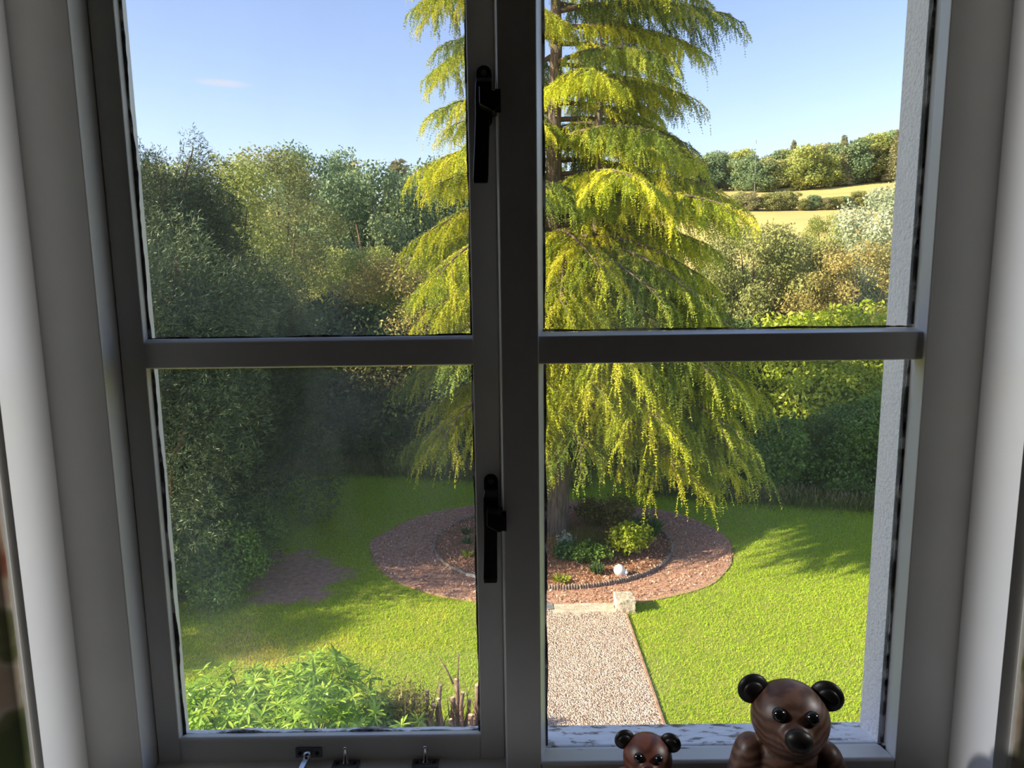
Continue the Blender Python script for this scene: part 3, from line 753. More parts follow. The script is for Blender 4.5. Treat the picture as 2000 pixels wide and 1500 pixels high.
b = MB(); b.prism([(-0.004, -0.008), (0.004, -0.008), (0.003, -0.020), (0.001, -0.075), (-0.005, -0.075), (-0.0045, -0.020)], 'z', -0.0025, 0.0015); b.build('arm', M['bright_steel'], h, bevel=0.0008)

# ------------------------------------------------------------------ curtains
def curtain(x0, x1, y, label, flip):
    root = empty('curtain', ((x0 + x1) / 2, y, 4.45)); tag(root, label, 'curtain')
    def sheet(dy, amp, name, mat, x0, x1):
        b = MB(); vs, fs = [], []; nx, nz = 60, 14
        for i in range(nx + 1):
            u = i / nx
            for k in range(nz + 1):
                w = k / nz
                vs.append((x0 + (x1 - x0) * u - (root.location.x), dy - amp * (0.5 - 0.5 * math.cos(u * 2 * math.pi * 4 )) * (1.1 - 0.4 * w), 2.4 * w))
        for i in range(nx):
            for k in range(nz):
                a = i * (nz + 1) + k
                fs.append((a, a + nz + 1, a + nz + 2, a + 1))
        o = b.add(vs, fs).build(name, mat, root, True)
        sm_ = o.modifiers.new('thick', 'SOLIDIFY'); sm_.thickness = 0.002
        return o
    sheet(0.0, 0.007, 'cloth', M['curtain'], x0, x1)
    sheet(0.003, 0.006, 'lining', M['lining'], x0 - (0.0025 if flip else -0.0), x1 + (0.0 if flip else 0.0025))
    return root
curtain(-0.95, -0.541, 0.719, 'floral rust and green curtain hanging beside the pale lit window reveal', False)
curtain(0.553, 0.98, 0.719, 'floral green and brown curtain hanging behind the large carved bear', True)
b = MB(); b.tube([(-1.05, 0.66, 6.88), (1.08, 0.66, 6.88)], 0.012, 12)
for sx in (-1.06, 1.09): b.ball((sx, 0.66, 6.88), 0.025)
for sx in (-1.0, 1.03): b.tube([(sx, 0.66, 6.88), (sx, 0.73, 6.88)], 0.008, 8)
tag(b.build('curtain_pole', M['iron'], None, True), 'dark metal pole holding both curtains above the window', 'curtain pole')

# ------------------------------------------------------------------ carved bears
def bear(loc, s, rz, mat, label, nod):
    root = empty('carved_bear', loc, rz); tag(root, label, 'figurine')
    Q = lambda *p: tuple(c * s for c in p)
    HZ = 0.150      # head centre height for s = 1
    b = MB()
    b.ball(Q(0, 0.004, 0.055), Q(0.047, 0.040, 0.058), 24, 14)            # belly
    b.ball(Q(0, 0.004, 0.095), Q(0.040, 0.034, 0.036), 24, 14)            # chest
    for sx in (-1, 1):
        b.ball(Q(sx * 0.039, 0.000, 0.098), Q(0.020, 0.022, 0.026), 16, 10)          # shoulder
        b.tube([Q(sx * 0.042, -0.002, 0.10), Q(sx * 0.053, -0.012, 0.070), Q(sx * 0.048, -0.030, 0.045), Q(sx * 0.034, -0.040, 0.034)], [0.018 * s, 0.016 * s, 0.014 * s, 0.010 * s], 14)
        b.ball(Q(sx * 0.033, -0.040, 0.033), 0.0125 * s, 14, 9)                     # fore paw
        b.tube([Q(sx * 0.026, 0.0, 0.022), Q(sx * 0.040, -0.030, 0.020), Q(sx * 0.042, -0.056, 0.016)], [0.024 * s, 0.020 * s, 0.014 * s], 14)
        b.ball(Q(sx * 0.042, -0.058, 0.0175), Q(0.016, 0.013, 0.018), 14, 9)         # hind foot
    b.ball(Q(0, 0.042, 0.030), 0.012 * s, 12, 8)                                   # tail
    b.tube([Q(0, 0.004, 0.10), Q(0, 0.0, 0.135)], [0.030 * s, 0.026 * s], 16)        # neck
    b.ball(Q(0, -0.002, HZ), Q(0.0415, 0.040, 0.040), 28, 18)                       # skull
    T = Matrix.Rotation(R(-24), 3, 'X')                                            # face lifted a little
    H_ = lambda x, y, z: Q(*(T @ Vector((x, y, z)) + Vector((0, 0, HZ))))
    b.ball(H_(0, -0.012, -0.012), Q(0.034, 0.030, 0.030), 24, 14)                   # cheeks
    b.tube([H_(0, -0.020, -0.012), H_(0, -0.046, -0.017)], [0.022 * s, 0.0145 * s], 18)
    o = b.build('body', mat, root, True)
    rm = o.modifiers.new('merge', 'REMESH'); rm.mode = 'VOXEL'; rm.voxel_size = 0.0022 * s; rm.use_smooth_shade = True
    sm_ = o.modifiers.new('soften', 'SMOOTH'); sm_.factor = 0.5; sm_.iterations = 9
    for sx in (-1, 1):
        b = MB()
        rot_ = Matrix.Rotation(sx * R(-16), 3, 'Z')
        b.ball(Q(sx * 0.0385, 0.006, HZ + 0.025), Q(0.0175, 0.0075, 0.0175), 22, 14, rot_)
        b.ball(Q(sx * 0.0385, 0.000, HZ + 0.025), Q(0.0115, 0.0045, 0.0115), 18, 10, rot_)
        b.build('ear', M['black_wood'], root, True)
        b = MB(); b.ball(H_(sx * 0.0165, -0.0385, 0.0060), 0.0074 * s, 18, 12); b.build('eye', M['eye'], root, True)
    b = MB(); b.ball(H_(0, -0.0540, -0.0145), Q(0.0140, 0.0095, 0.0120), 20, 14); b.build('nose', M['black_wood'], root, True)
    return root
bear((0.300, 0.716, 5.370), 1.0, R(-12), M['bear'], 'large carved wooden bear figurine with black ears and paler brown grain', 0)
bear((0.146, 0.722, 5.370), 0.66, R(-8), M['bear_red'], 'small reddish carved wooden bear figurine with black ears', 0)

# ------------------------------------------------------------------ added lamps, out of view, that brighten the window reveals
def reveal_fill_lamp(x, label, FILL):
    sx = 1 if x > 0 else -1
    root = empty('reveal_fill_lamp', (x, 0.645, 6.60)); tag(root, label, 'lamp')
    b = MB(); b.tube([(0, 0, -0.12), (sx * -0.012, 0, -0.12)], 0.045, 24); b.build('wall_plate', M['iron'], root, bevel=0.003)
    b = MB(); b.tube([(0, 0, -0.12), (-sx * 0.10, 0, -0.12), (-sx * 0.15, 0, -0.08), (-sx * 0.15, 0, 0.0)], 0.008, 10); b.build('arm', M['iron'], root, True)
    b = MB(); b.tube([(-sx * 0.10, 0, 0.02), (-sx * 0.16, 0, 0), (-sx * 0.25, 0, -0.03)], [0.02, 0.04, 0.055], 24, cap=False)
    o = b.build('shade', M['iron'], root, True); m_ = o.modifiers.new('thick', 'SOLIDIFY'); m_.thickness = 0.003
    b = MB(); b.ball((-sx * 0.19, 0, 0), 0.022); bu = b.build('bulb', M['bulb'], root, True)
    L = bpy.data.lights.new('reveal_fill_light', 'SPOT')
    L.energy = FILL; L.color = (1.0, 0.985, 0.97); L.shadow_soft_size = 0.05; L.spot_size = R(38); L.spot_blend = 0.5
    lo = bpy.data.objects.new('reveal_fill_light', L); lo.location = (-sx * 0.26, 0.0, -0.033)
    d = Vector((-sx * 2.4, 0.08, -0.72)); lo.rotation_euler = d.to_track_quat('-Z', 'Y').to_euler()
    link(lo, root)
mt, t = new_mat('added_lamp_bulb'); e_ = node(t, 'ShaderNodeEmission'); e_.inputs[1].default_value = 6.0
o_ = node(t, 'ShaderNodeOutputMaterial'); t.links.new(e_.outputs[0], o_.inputs[0]); M['bulb'] = mt
reveal_fill_lamp(2.195, 'added dark metal fill lamp, out of view on the right hand room wall', 145.0)
reveal_fill_lamp(-2.195, 'added dark metal fill lamp, out of view on the left hand room wall', 135.0)

# ================================================================== GOLDEN CEDAR
CED = Vector((0.92, 16.0, 0.0))
def limb_curve(L, rise, droop, wob, n=14):
    ts = np.linspace(0, 1, n)
    return np.stack([L * ts * (1 - 0.03 * ts), wob * np.sin(ts * 3.1) * L * 0.06, L * (rise * ts - droop * ts ** 2.2)], -1)

def cedar_branch(L, rise, droop, seed):
    """a limb with flat fans of side branchlets hung with drooping needle shoots"""
    rg = np.random.default_rng(seed)
    C = limb_curve(L, rise, droop, rg.normal())
    wood = MB()
    rad = np.linspace(0.020 + 0.013 * L, 0.008, len(C))
    wood.tube([tuple(p) for p in C], list(rad), 7)
    def at(t):
        k = t * (len(C) - 1); i = min(int(k), len(C) - 2); f = k - i
        return C[i] * (1 - f) + C[i + 1] * f
    tw_p, tw_d, tw_l, tw_r = [], [], [], []      # hanging shoots
    nb = int(9 * L)
    for j in range(nb):
        t = 0.14 + 0.86 * (j + 0.4 * rg.random()) / nb
        t = min(t, 1)
        p = at(t); d = unit(at(min(t + 0.05, 1)) - at(max(t - 0.05, 0)))
        sgn = 1 if j % 2 else -1
        ang = sgn * R(rg.uniform(42, 72)) * (1.0 if t < 0.92 else 0.45)
        l = L * 0.40 * (0.35 + 0.9 * t - 0.85 * t ** 3) * rg.uniform(0.7, 1.15)
        l = max(l, 0.28)
        ca, sa_ = math.cos(ang), math.sin(ang)
        dd = unit(np.array([d[0] * ca - d[1] * sa_, d[0] * sa_ + d[1] * ca, d[2] * 0.6 + 0.06]))
        m_ = 7
        pts = []
        for k in range(m_):
            u = k / (m_ - 1)
            q = p + dd * l * u + np.array([0, 0, -0.55 * l * u ** 1.8])
            pts.append(q)
        pts = np.array(pts)
        wood.tube([tuple(q) for q in pts], list(np.linspace(0.010, 0.003, m_)), 4, cap=False)
        ns = max(6, int(l / 0.030))
        gold = np.clip(0.50 + 0.27 * rg.normal(), 0, 1)
        for k in range(ns):
            u = (k + rg.random()) / ns
            kk = u * (m_ - 1); i = min(int(kk), m_ - 2); f = kk - i
            q = pts[i] * (1 - f) + pts[i + 1] * f
            side = rg.normal(size=3) * np.array([0.55, 0.55, 0.15])
            tw_p.append(q + rg.normal(size=3) * 0.015); tw_d.append(unit(dd * (0.35 + 0.5 * u) + side + np.array([0, 0, -0.10])))
            tw_l.append(rg.uniform(0.14, 0.46) * (0.8 + 0.45 * u)); tw_r.append(np.clip(gold + 0.16 * rg.normal(), 0, 1))
    P = np.array(tw_p); D = np.array(tw_d); Lh = np.array(tw_l); G = np.array(tw_r)
    # needles in rosettes along each shoot; shoots bend down under their own weight
    vs, rn = [], []
    nr = 11
    for k in range(nr):
        u = (k + 0.5) / nr
        c = P + D * (Lh * 0.75 * (u - 0.45 * u * u))[:, None] + np.array([0, 0, -1.0]) * (Lh * 0.85 * u ** 1.4)[:, None]
        dr = unit(D * (1 - 0.5 * u) + np.array([0, 0, -1.0]) * (1.6 * u ** 0.7))
        for q in range(3):
            a = unit(rg.normal(size=P.shape) * 0.75 + dr * 0.75)
            ln = rg.uniform(0.045, 0.070, len(P))[:, None] * (1.05 - 0.35 * u)
            sd_ = unit(np.cross(a, rg.normal(size=P.shape))) * 0.0085
            vs.append(np.stack([c - sd_, c + sd_, c + a * ln], 1)); rn.append(np.clip(G + 0.12 * rg.normal(size=len(P)) + 0.1 * (u - 0.5), 0, 1))
    V = np.concatenate(vs).reshape(-1, 3); RN = np.concatenate(rn)
    return wood.mesh('branch', M['twig'], True), np_mesh('foliage', V, 3, M['f_cedar'], RN)

cedar = empty('golden_cedar', CED)
tag(cedar, 'tall golden deodar cedar with drooping yellow-green branches in the oval bed', 'tree')
b = MB()
zs = [-0.15, 0.0, 0.25, 0.7, 1.5, 3, 5, 7, 9, 11, 13, 15, 16.6]
rs = [0.52, 0.44, 0.375, 0.35, 0.33, 0.285, 0.235, 0.19, 0.155, 0.12, 0.085, 0.045, 0.015]
b.tube([(0.03 * math.sin(z * 1.3) + 0.008 * z, 0.02 * math.cos(z), z) for z in zs], rs, 22)
b.build('trunk', M['bark'], cedar, True)
b = MB()
b.tube([(0.20, -0.1, 4.6), (0.62, -0.25, 5.4), (0.92, -0.3, 6.4), (0.98, -0.3, 8.0), (1.0, -0.28, 9.6), (1.02, -0.25, 11.0)], [0.12, 0.105, 0.09, 0.075, 0.05, 0.015], 12)
b.build('second_stem', M['bark'], cedar, True)

kinds = {}
for L_ in (1.3, 2.0, 2.6, 3.1, 3.6):
    kinds[L_] = [cedar_branch(L_, 0.10, 0.26, int(L_ * 100)), cedar_branch(L_, 0.05, 0.40, int(L_ * 100) + 7)]
def put_branch(z, az, L, droopy=0, tilt=0.0, base=(0, 0)):
    L_ = min(kinds, key=lambda q: abs(q - L))
    s_ = L / L_
    wm, fm = kinds[L_][droopy]
    o = bpy.data.objects.new('branch', wm); link(o, cedar)
    o.location = (base[0] + 0.008 * z, base[1], z); o.rotation_euler = (0, -R(tilt), R(az)); o.scale = (s_, s_, s_)
    f = bpy.data.objects.new('foliage', fm); link(f, o); f['kind'] = 'stuff'
    put_branch.n += 1
    if put_branch.n * 0.618034 % 1 < 0.36:  # scattered limbs take the needles coloured as if shaded
        f.material_slots[0].link = 'OBJECT'; f.material_slots[0].material = M['f_cedar_shade']

put_branch.n = 0
# limbs that make the outline: height on the trunk, heading (0 = along +x, -90 = towards the house), length
LIMBS = [
    (12.4, 8, 4.1, 0, 2), (11.55, -8, 4.7, 0, 5), (10.9, 20, 3.7, 0, 0), (10.0, -6, 3.7, 0, 4), (9.35, 12, 4.0, 0, 2), (8.75, -18, 3.9, 0, 2), (8.2, 6, 4.1, 0, 2),
    (7.75, -16, 4.9, 0, 6), (7.3, 16, 4.6, 0, 2), (6.5, -4, 4.5, 1, 4), (5.6, -12, 5.0, 1, 8), (5.0, 12, 5.0, 1, 4), (4.6, -24, 4.8, 1, 8), (3.9, -2, 4.6, 1, 6), (3.3, -30, 4.6, 1, 8), (2.9, -14, 4.5, 1, 5),
    (12.3, 178, 3.1, 0, 0), (11.0, 190, 3.1, 0, 5), (9.9, 172, 3.5, 0, 4), (9.5, 195, 3.1, 0, 0), (8.9, 184, 4.0, 0, -2), (7.6, 186, 3.9, 1, 6), (7.0, 170, 4.0, 0, 2), (6.1, 196, 3.7, 1, 4), (5.2, 180, 3.6, 1, 4), (4.6, 192, 4.1, 1, 8), (3.9, 172, 3.7, 1, 4), (3.2, 186, 4.0, 1, 6),
    (7.1, -10, 4.3, 0, 2), (6.8, -28, 4.2, 1, 6), (6.2, 14, 4.4, 1, 4), (6.0, -18, 4.2, 1, 6), (5.9, 30, 4.3, 1, 4), (5.3, -2, 4.5, 1, 6), (4.9, -32, 4.5, 1, 8), (4.4, 8, 4.5, 1, 6), (4.2, -14, 4.6, 1, 8), (3.6, -22, 4.5, 1, 8),
    (11.7, 38, 4.0, 0, 4), (11.2, 4, 4.0, 0, 3), (10.5, 34, 3.9, 0, 2), (9.7, 30, 4.1, 0, 3), (9.0, -2, 3.7, 0, 3), (8.5, 28, 4.2, 0, 3), (8.0, -30, 3.9, 0, 5),
    (6.9, -78, 3.5, 1, 6), (6.6, -48, 3.9, 1, 6), (5.9, -104, 3.8, 1, 6), (5.8, -62, 4.0, 1, 8), (4.8, -82, 4.0, 1, 8), (7.7, 160, 3.6, 0, 2), (6.5, 182, 3.9, 1, 6), (5.7, 168, 3.7, 1, 4), (8.3, 198, 3.4, 0, 2),
    (11.9, -60, 3.4, 0, 0), (10.9, -105, 3.3, 0, 4), (10.5, -40, 3.0, 0, 2), (9.8, -80, 3.3, 0, 5), (9.1, -120, 3.4, 0, 0), (8.9, -52, 3.3, 0, 4),
    (7.9, -70, 3.9, 0, 6), (7.7, -105, 4.0, 0, 5), (7.5, -42, 4.6, 0, 6), (7.0, -135, 3.8, 1, 4),
    (6.5, -60, 3.8, 1, 6), (6.3, -92, 4.0, 1, 8), (6.0, -35, 4.3, 1, 6), (5.6, -120, 3.8, 1, 4), (5.4, -74, 4.1, 1, 6), (5.1, -48, 4.5, 1, 8),
    (4.6, -100, 4.0, 1, 6), (4.3, -66, 4.3, 1, 8), (4.0, -40, 4.5, 1, 8), (3.8, -135, 3.8, 1, 4), (3.5, -84, 3.6, 1, 8), (3.2, -55, 4.2, 1, 8), (2.9, -110, 3.2, 1, 6),
]
for z, az, L, dr, tl in LIMBS:
    front = -140 < az < -28
    put_branch(z, az, L * (0.88 if front else 0.76 if z > 5.8 or az > 90 else 0.83), dr, tl)
rg = random.Random(12)
z = 3.0; k = 0
while z < 11.5:                       # limbs on the far side
    put_branch(z, 35 + (k * 47) % 115 + rg.uniform(-8, 8), rg.uniform(2.8, 3.6), 1 if z < 6 else 0, rg.uniform(0, 5)); z += 0.48; k += 1
z = 12.6
while z < 16.3:                       # the crown above the window head
    for q in range(4):
        put_branch(z, k * 83 + q * 90 + rg.uniform(-15, 15), max(0.7, (17.2 - z) * 0.85), 0, 8)
    z += 0.55; k += 1
for z, az in ((7.2, 60), (8.3, -30), (9.2, 150), (10.1, 10)):
    put_branch(z, az, 1.4, 0, 6, base=(0.93, -0.3))

# ================================================================== WOODLAND
def blob_crown(n, blobs, leaf, rng_, shell=0.45, aspect=0.55, upbias=0.25):
    """kite leaves spread through overlapping lumps"""
    blobs = np.array(blobs, float)             # x y z rx ry rz
    w = blobs[:, 3] * blobs[:, 4] + blobs[:, 4] * blobs[:, 5]; w /= w.sum()
    k = rng_.choice(len(blobs), n, p=w)
    d = unit(rng_.normal(size=(n, 3)))
    r = shell + (1 - shell) * rng_.random(n) ** 0.6
    r *= 1 + 0.16 * (vnoise(d[:, 0] * 3 + k, d[:, 1] * 3 + d[:, 2] * 2, 31, 0.5) - 0.5) * 2
    p = blobs[k, :3] + d * blobs[k, 3:] * r[:, None]
    nr = unit(d * 0.7 + rng_.normal(size=(n, 3)) * 0.8 + np.array([0, 0, upbias]))
    L = leaf * rng_.uniform(0.7, 1.35, n)
    lump = rng_.random(len(blobs))[k]
    rn = np.clip(0.40 * rng_.random(n) + 0.42 * lump + 0.18 * rng_.random(n), 0, 1)
    return leaf_polys(p, nr, L, L * aspect, rng_), rn

def rand_blobs(rng_, H, W_, n, z0=0.3, top=1.0, r=(0.16, 0.27)):
    bl = []
    for i in range(n):
        u = (i + 0.5) / n
        z = H * (z0 + (top - z0) * u)
        prof = math.sin(math.pi * min(1, 0.18 + 0.72 * u)) ** 0.7
        a = i * 2.399 + rng_.random()
        q = W_ * prof * (0.35 + 0.6 * rng_.random() ** 0.6)
        rr = H * rng_.uniform(*r) * (1.0 - 0.35 * u)
        bl.append((q * math.cos(a), q * math.sin(a), min(z, H - rr * 0.7), rr * 1.15, rr * 1.15, rr * 0.85))
    return bl

def limbs_mesh(rng_, H, r0, blobs, lean=0.0, mat='twig', upto=0.86):
    b = MB()
    b.tube([(0, 0, -0.3), (0.02 * H, 0, H * 0.25), (0.01 * H, 0.015 * H, H * 0.55), (0, 0, H * upto)], [r0 * 1.25, r0 * 0.85, r0 * 0.5, r0 * 0.12], 9)
    for q in blobs[::2]:
        z = max(H * 0.2, q[2] * 0.7)
        b.tube([(0.01 * H, 0, z * 0.85), (q[0] * 0.5, q[1] * 0.5, z), (q[0] * 0.9, q[1] * 0.9, q[2])], [r0 * 0.38, r0 * 0.25, r0 * 0.07], 6, cap=False)
    return b.mesh('trunk', M[mat], True)

SP = {}
def species(key, H, W_, nbl, nleaf, leaf, seed, z0=0.3, r0=0.18, aspect=0.55, shell=0.45, r=(0.16, 0.27), top=1.0):
    rg_ = np.random.default_rng(seed)
    bl = rand_blobs(rg_, H, W_, nbl, z0, top, r)
    v, rn = blob_crown(nleaf, bl, leaf, rg_, shell, aspect)
    SP[key] = (np_mesh('foliage', v, 4, M['f_oak'], rn), limbs_mesh(rg_, H, r0, bl), H)
species('round', 10, 3.3, 36, 36000, 0.15, 41, z0=0.16, r0=0.20, r=(0.09, 0.165), shell=0.3)
species('tall', 10, 2.4, 40, 36000, 0.115, 42, z0=0.12, r0=0.16, r=(0.07, 0.14), shell=0.3)
species('broad', 10, 4.2, 46, 38000, 0.17, 43, z0=0.16, r0=0.24, r=(0.08, 0.15), shell=0.3)
species('bushy', 4, 1.9, 12, 15000, 0.13, 44, z0=0.08, r0=0.05, r=(0.2, 0.33))
species('hedge', 2, 1.3, 10, 9000, 0.10, 45, z0=0.12, r0=0.03, r=(0.25, 0.38), aspect=0.5)
species('far', 10, 3.2, 13, 5200, 0.55, 46, z0=0.15, r0=0.2, r=(0.17, 0.27))
species('fine', 6, 2.1, 34, 30000, 0.10, 47, z0=0.06, r0=0.08, r=(0.09, 0.17), aspect=0.42, shell=0.25)

def spire(key, H, W_, n, seed, ln):
    """conical conifer with tiers of sprays"""
    rg_ = np.random.default_rng(seed)
    u = 1 - (1 - rg_.random(n)) ** 0.62
    z = H * (0.08 + 0.92 * u)
    rad = W_ * (1 - u) ** 0.85 * (0.65 + 0.35 * np.sin(z * 6.0 / H * 7) ** 2) * rg_.uniform(0.25, 1.0, n) ** 0.5
    a = rg_.uniform(0, 2 * np.pi, n)
    p = np.stack([rad * np.cos(a), rad * np.sin(a), z - 0.25 * rad], -1)
    ax = unit(np.stack([np.cos(a), np.sin(a), -0.35 + 0 * a], -1) + rg_.normal(size=(n, 3)) * 0.35)
    nr = unit(rg_.normal(size=(n, 3)) * 0.9 + np.array([0, 0, 0.5]))
    v = leaf_polys(p, nr, ln * rg_.uniform(0.6, 1.3, n), ln * 0.32, rg_, axis=ax)
    b = MB(); b.tube([(0, 0, -0.3), (0, 0, H * 0.5), (0, 0, H * 0.98)], [H * 0.017, H * 0.01, 0.01], 8)
    SP[key] = (np_mesh('foliage', v, 4, M['f_spruce'], rg_.random(n)), b.mesh('trunk', M['twig'], True), H)
spire('spruce', 10, 2.5, 6000, 51, 0.50)

def yew_mesh(key, H, W_, seed, nspray):
    """upright dark conifer: ascending plumes made of fine needle sprays"""
    rg_ = np.random.default_rng(seed)
    plumes = []
    for i in range(46):
        u = rg_.random() ** 0.8
        a = rg_.uniform(0, 2 * np.pi)
        zc = H * (0.03 + 0.80 * u)
        q = W_ * (math.sin(math.pi * min(0.98, 0.30 + 0.60 * u)) ** 0.55) * rg_.uniform(0.45, 1.0)
        plumes.append((q * math.cos(a), q * math.sin(a), zc, rg_.uniform(0.5, 0.85), rg_.uniform(0.7, 1.5)))
    for a in np.linspace(0, 2 * np.pi, 8)[:-1]:        # ragged top shoots
        plumes.append((W_ * 0.35 * math.cos(a), W_ * 0.35 * math.sin(a), H * rg_.uniform(0.82, 0.93), 0.34, H * 0.07 + 0.3))
    P_ = np.array(plumes)
    w = P_[:, 3] * P_[:, 4]; w /= w.sum()
    k = rg_.choice(len(P_), nspray, p=w)
    d = unit(rg_.normal(size=(nspray, 3))); rr = rg_.random(nspray) ** 0.4
    p = P_[k, :3] + d * rr[:, None] * np.stack([P_[k, 3], P_[k, 3], P_[k, 4]], -1)
    out = unit(p * np.array([1, 1, 0]) + 1e-3)
    ax = unit(out * 0.7 + d * 0.5 + np.array([0, 0, 0.25]) + rg_.normal(size=p.shape) * 0.4)
    vs, rn = [], []
    base_r = 0.7 * rg_.random(nspray) + 0.3 * rg_.random(len(P_))[k]
    for q in range(4):                                   # four needles make one spray
        aa = unit(ax + rg_.normal(size=p.shape) * 0.45)
        nr = unit(rg_.normal(size=p.shape) + np.array([0, 0, 0.6]))
        o_ = rg_.normal(size=p.shape) * 0.02
        vs.append(leaf_polys(p + o_, nr, rg_.uniform(0.05, 0.115, nspray), 0.016, rg_, axis=aa)); rn.append(base_r)
    b = MB(); b.tube([(0, 0, -0.3), (0.05, 0, H * 0.4), (0, 0, H * 0.9)], [0.20, 0.13, 0.03], 10)
    for q in plumes[::2]:
        b.tube([(0, 0, max(0.3, q[2] - 0.9)), (q[0] * 0.6, q[1] * 0.6, q[2] - 0.25), (q[0], q[1], q[2] + q[4] * 0.5)], [0.06, 0.04, 0.012], 6, cap=False)
    SP[key] = (np_mesh('foliage', np.concatenate(vs), 4, M['f_yew'], np.concatenate(rn)), b.mesh('trunk', M['red_bark'], True), H)
yew_mesh('yew', 8.8, 1.7, 61, 46000)
yew_mesh('yew_low', 5.6, 1.75, 62, 42000)

def tree(name, label, cat, sp, fol, x, y, H, rz=None, group=None, wide=1.0, z=None, bark=None):
    fm, tm, H0 = SP[sp]
    s_ = H / H0
    root = empty(name, (x, y, float(height(x, y)) if z is None else z), rz if rz is not None else (x * 1.7 + y * 0.9) % 6.28)
    root.scale = (s_ * wide, s_ * wide, s_)
    tag(root, label, cat, group)
    f = bpy.data.objects.new('foliage', fm); link(f, root); f['kind'] = 'stuff'
    f.material_slots[0].link = 'OBJECT'; f.material_slots[0].material = M[fol]
    t_ = bpy.data.objects.new('trunk', tm); link(t_, root)
    if bark:
        t_.material_slots[0].link = 'OBJECT'; t_.material_slots[0].material = M[bark]
    return root

# left edge of the lawn
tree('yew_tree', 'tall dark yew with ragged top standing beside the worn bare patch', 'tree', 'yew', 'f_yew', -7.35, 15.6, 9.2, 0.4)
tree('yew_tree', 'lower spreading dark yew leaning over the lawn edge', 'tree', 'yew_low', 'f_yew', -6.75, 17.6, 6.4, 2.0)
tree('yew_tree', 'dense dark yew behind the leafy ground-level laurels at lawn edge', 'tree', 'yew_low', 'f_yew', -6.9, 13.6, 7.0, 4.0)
for x, y, H in ((-5.75, 13.0, 1.35), (-6.2, 14.3, 1.6), (-6.4, 12.7, 1.7)):
    tree('laurel_shrub', 'low dark green laurel at the foot of the yews beside bare soil', 'shrub', 'hedge', 'f_laurel', x, y, H, group='laurels under the yews')
# tall trees to the left of the house, partly outside the view: they shade the lawn
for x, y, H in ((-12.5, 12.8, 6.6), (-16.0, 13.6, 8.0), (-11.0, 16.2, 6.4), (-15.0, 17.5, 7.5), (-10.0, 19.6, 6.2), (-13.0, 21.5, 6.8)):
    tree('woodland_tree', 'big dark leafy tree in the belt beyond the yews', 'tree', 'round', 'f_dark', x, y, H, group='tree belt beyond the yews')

for x, y, H in ((-12.6, 9.0, 4.9), (-15.2, 8.9, 6.4)):
    tree('garden_tree', 'slender leafy tree beside the near lawn', 'tree', 'tall', 'f_oak', x, y, H, group='slender trees beside the near lawn')

# wood beyond the lawn
WL = [
    ('woodland_tree', 'light green sunlit tree rising behind the ragged yew top', 'tall', 'f_lime', -9.7, 24.5, 10.0, 1.05),
    ('woodland_tree', 'loose olive green tree between the light green tree and the blue-green crowns', 'tall', 'f_oak', -9.4, 29.5, 10.7, 1.1),
    ('woodland_tree', 'blue-green rounded crown at the dip in the treeline', 'round', 'f_blue', -10.8, 41.0, 11.8, 0.9),
    ('woodland_tree', 'broad blue-green oak crown in the middle of the wood', 'broad', 'f_blue', -6.6, 35.0, 10.3, 0.9),
    ('woodland_tree', 'spreading grey-green tree beside the cedar tips', 'broad', 'f_blue', -2.6, 37.0, 11.0, 0.9),
    ('woodland_tree', 'pale olive tree below the blue-green oak', 'round', 'f_lime', -5.6, 28.0, 6.9, 1.0),
    ('woodland_tree', 'olive tree with dense crown behind the yews', 'round', 'f_oak', -8.4, 24.0, 6.4, 1.0),
    ('woodland_tree', 'bronzed small-leaved tree behind the shaded far lawn edge', 'fine', 'f_brown', -3.8, 25.4, 6.7, 1.15),
    ('woodland_tree', 'bronze-green tree half hidden by the cedar', 'fine', 'f_brown', -1.4, 25.8, 6.2, 1.1),
    ('woodland_tree', 'bright green leafy tree glimpsed through the cedar', 'round', 'f_lime', 0.8, 28.0, 7.4, 1.0),
    ('woodland_tree', 'olive tree behind the cedar trunk', 'round', 'f_oak', 4.2, 29.0, 7.6, 1.0),
    ('woodland_tree', 'grey-olive tree just right of the cedar', 'broad', 'f_oak', 9.6, 28.5, 7.6, 0.85),
    ('woodland_tree', 'dull olive tree below the golden field', 'round', 'f_oak', 12.2, 30.5, 7.0, 0.95),
    ('woodland_tree', 'bronzed feathery tree next to the silvery tree', 'fine', 'f_brown', 12.4, 25.8, 6.9, 0.95),
    ('woodland_tree', 'silvery-leaved tree beside the white window reveal', 'round', 'f_silver', 16.6, 31.0, 9.0, 0.95),
    ('woodland_tree', 'second silvery-leaved tree lower behind the bronzed one', 'round', 'f_silver', 14.6, 30.0, 6.6, 0.8),
    ('woodland_tree', 'fresh green round tree at the edge of the golden field', 'round', 'f_lime', 20.6, 47.0, 7.6, 0.75),
]
for nm, lb, sp, fol, x, y, H, wd in WL:
    tree(nm, lb, 'tree', sp, fol, x, y, H, wide=wd)
for x, y, H, sp, fol in ((-10.2, 47, 11.6, 'spruce', 'f_spruce'), (-7.6, 50, 11.8, 'spruce', 'f_spruce'), (-4.4, 48, 11.2, 'spruce', 'f_spruce')):
    tree('conifer', 'pointed grey-green conifer at the back of the wood', 'tree', sp, fol, x, y, H, group='conifers at the back of the wood', wide=1.2)
LOOK = {'f_oak': 'olive green leafy', 'f_blue': 'blue-green leafy', 'f_brown': 'bronzed leafy', 'f_lime': 'pale green leafy', 'f_spruce': 'grey-green leafy'}
rg = random.Random(5)
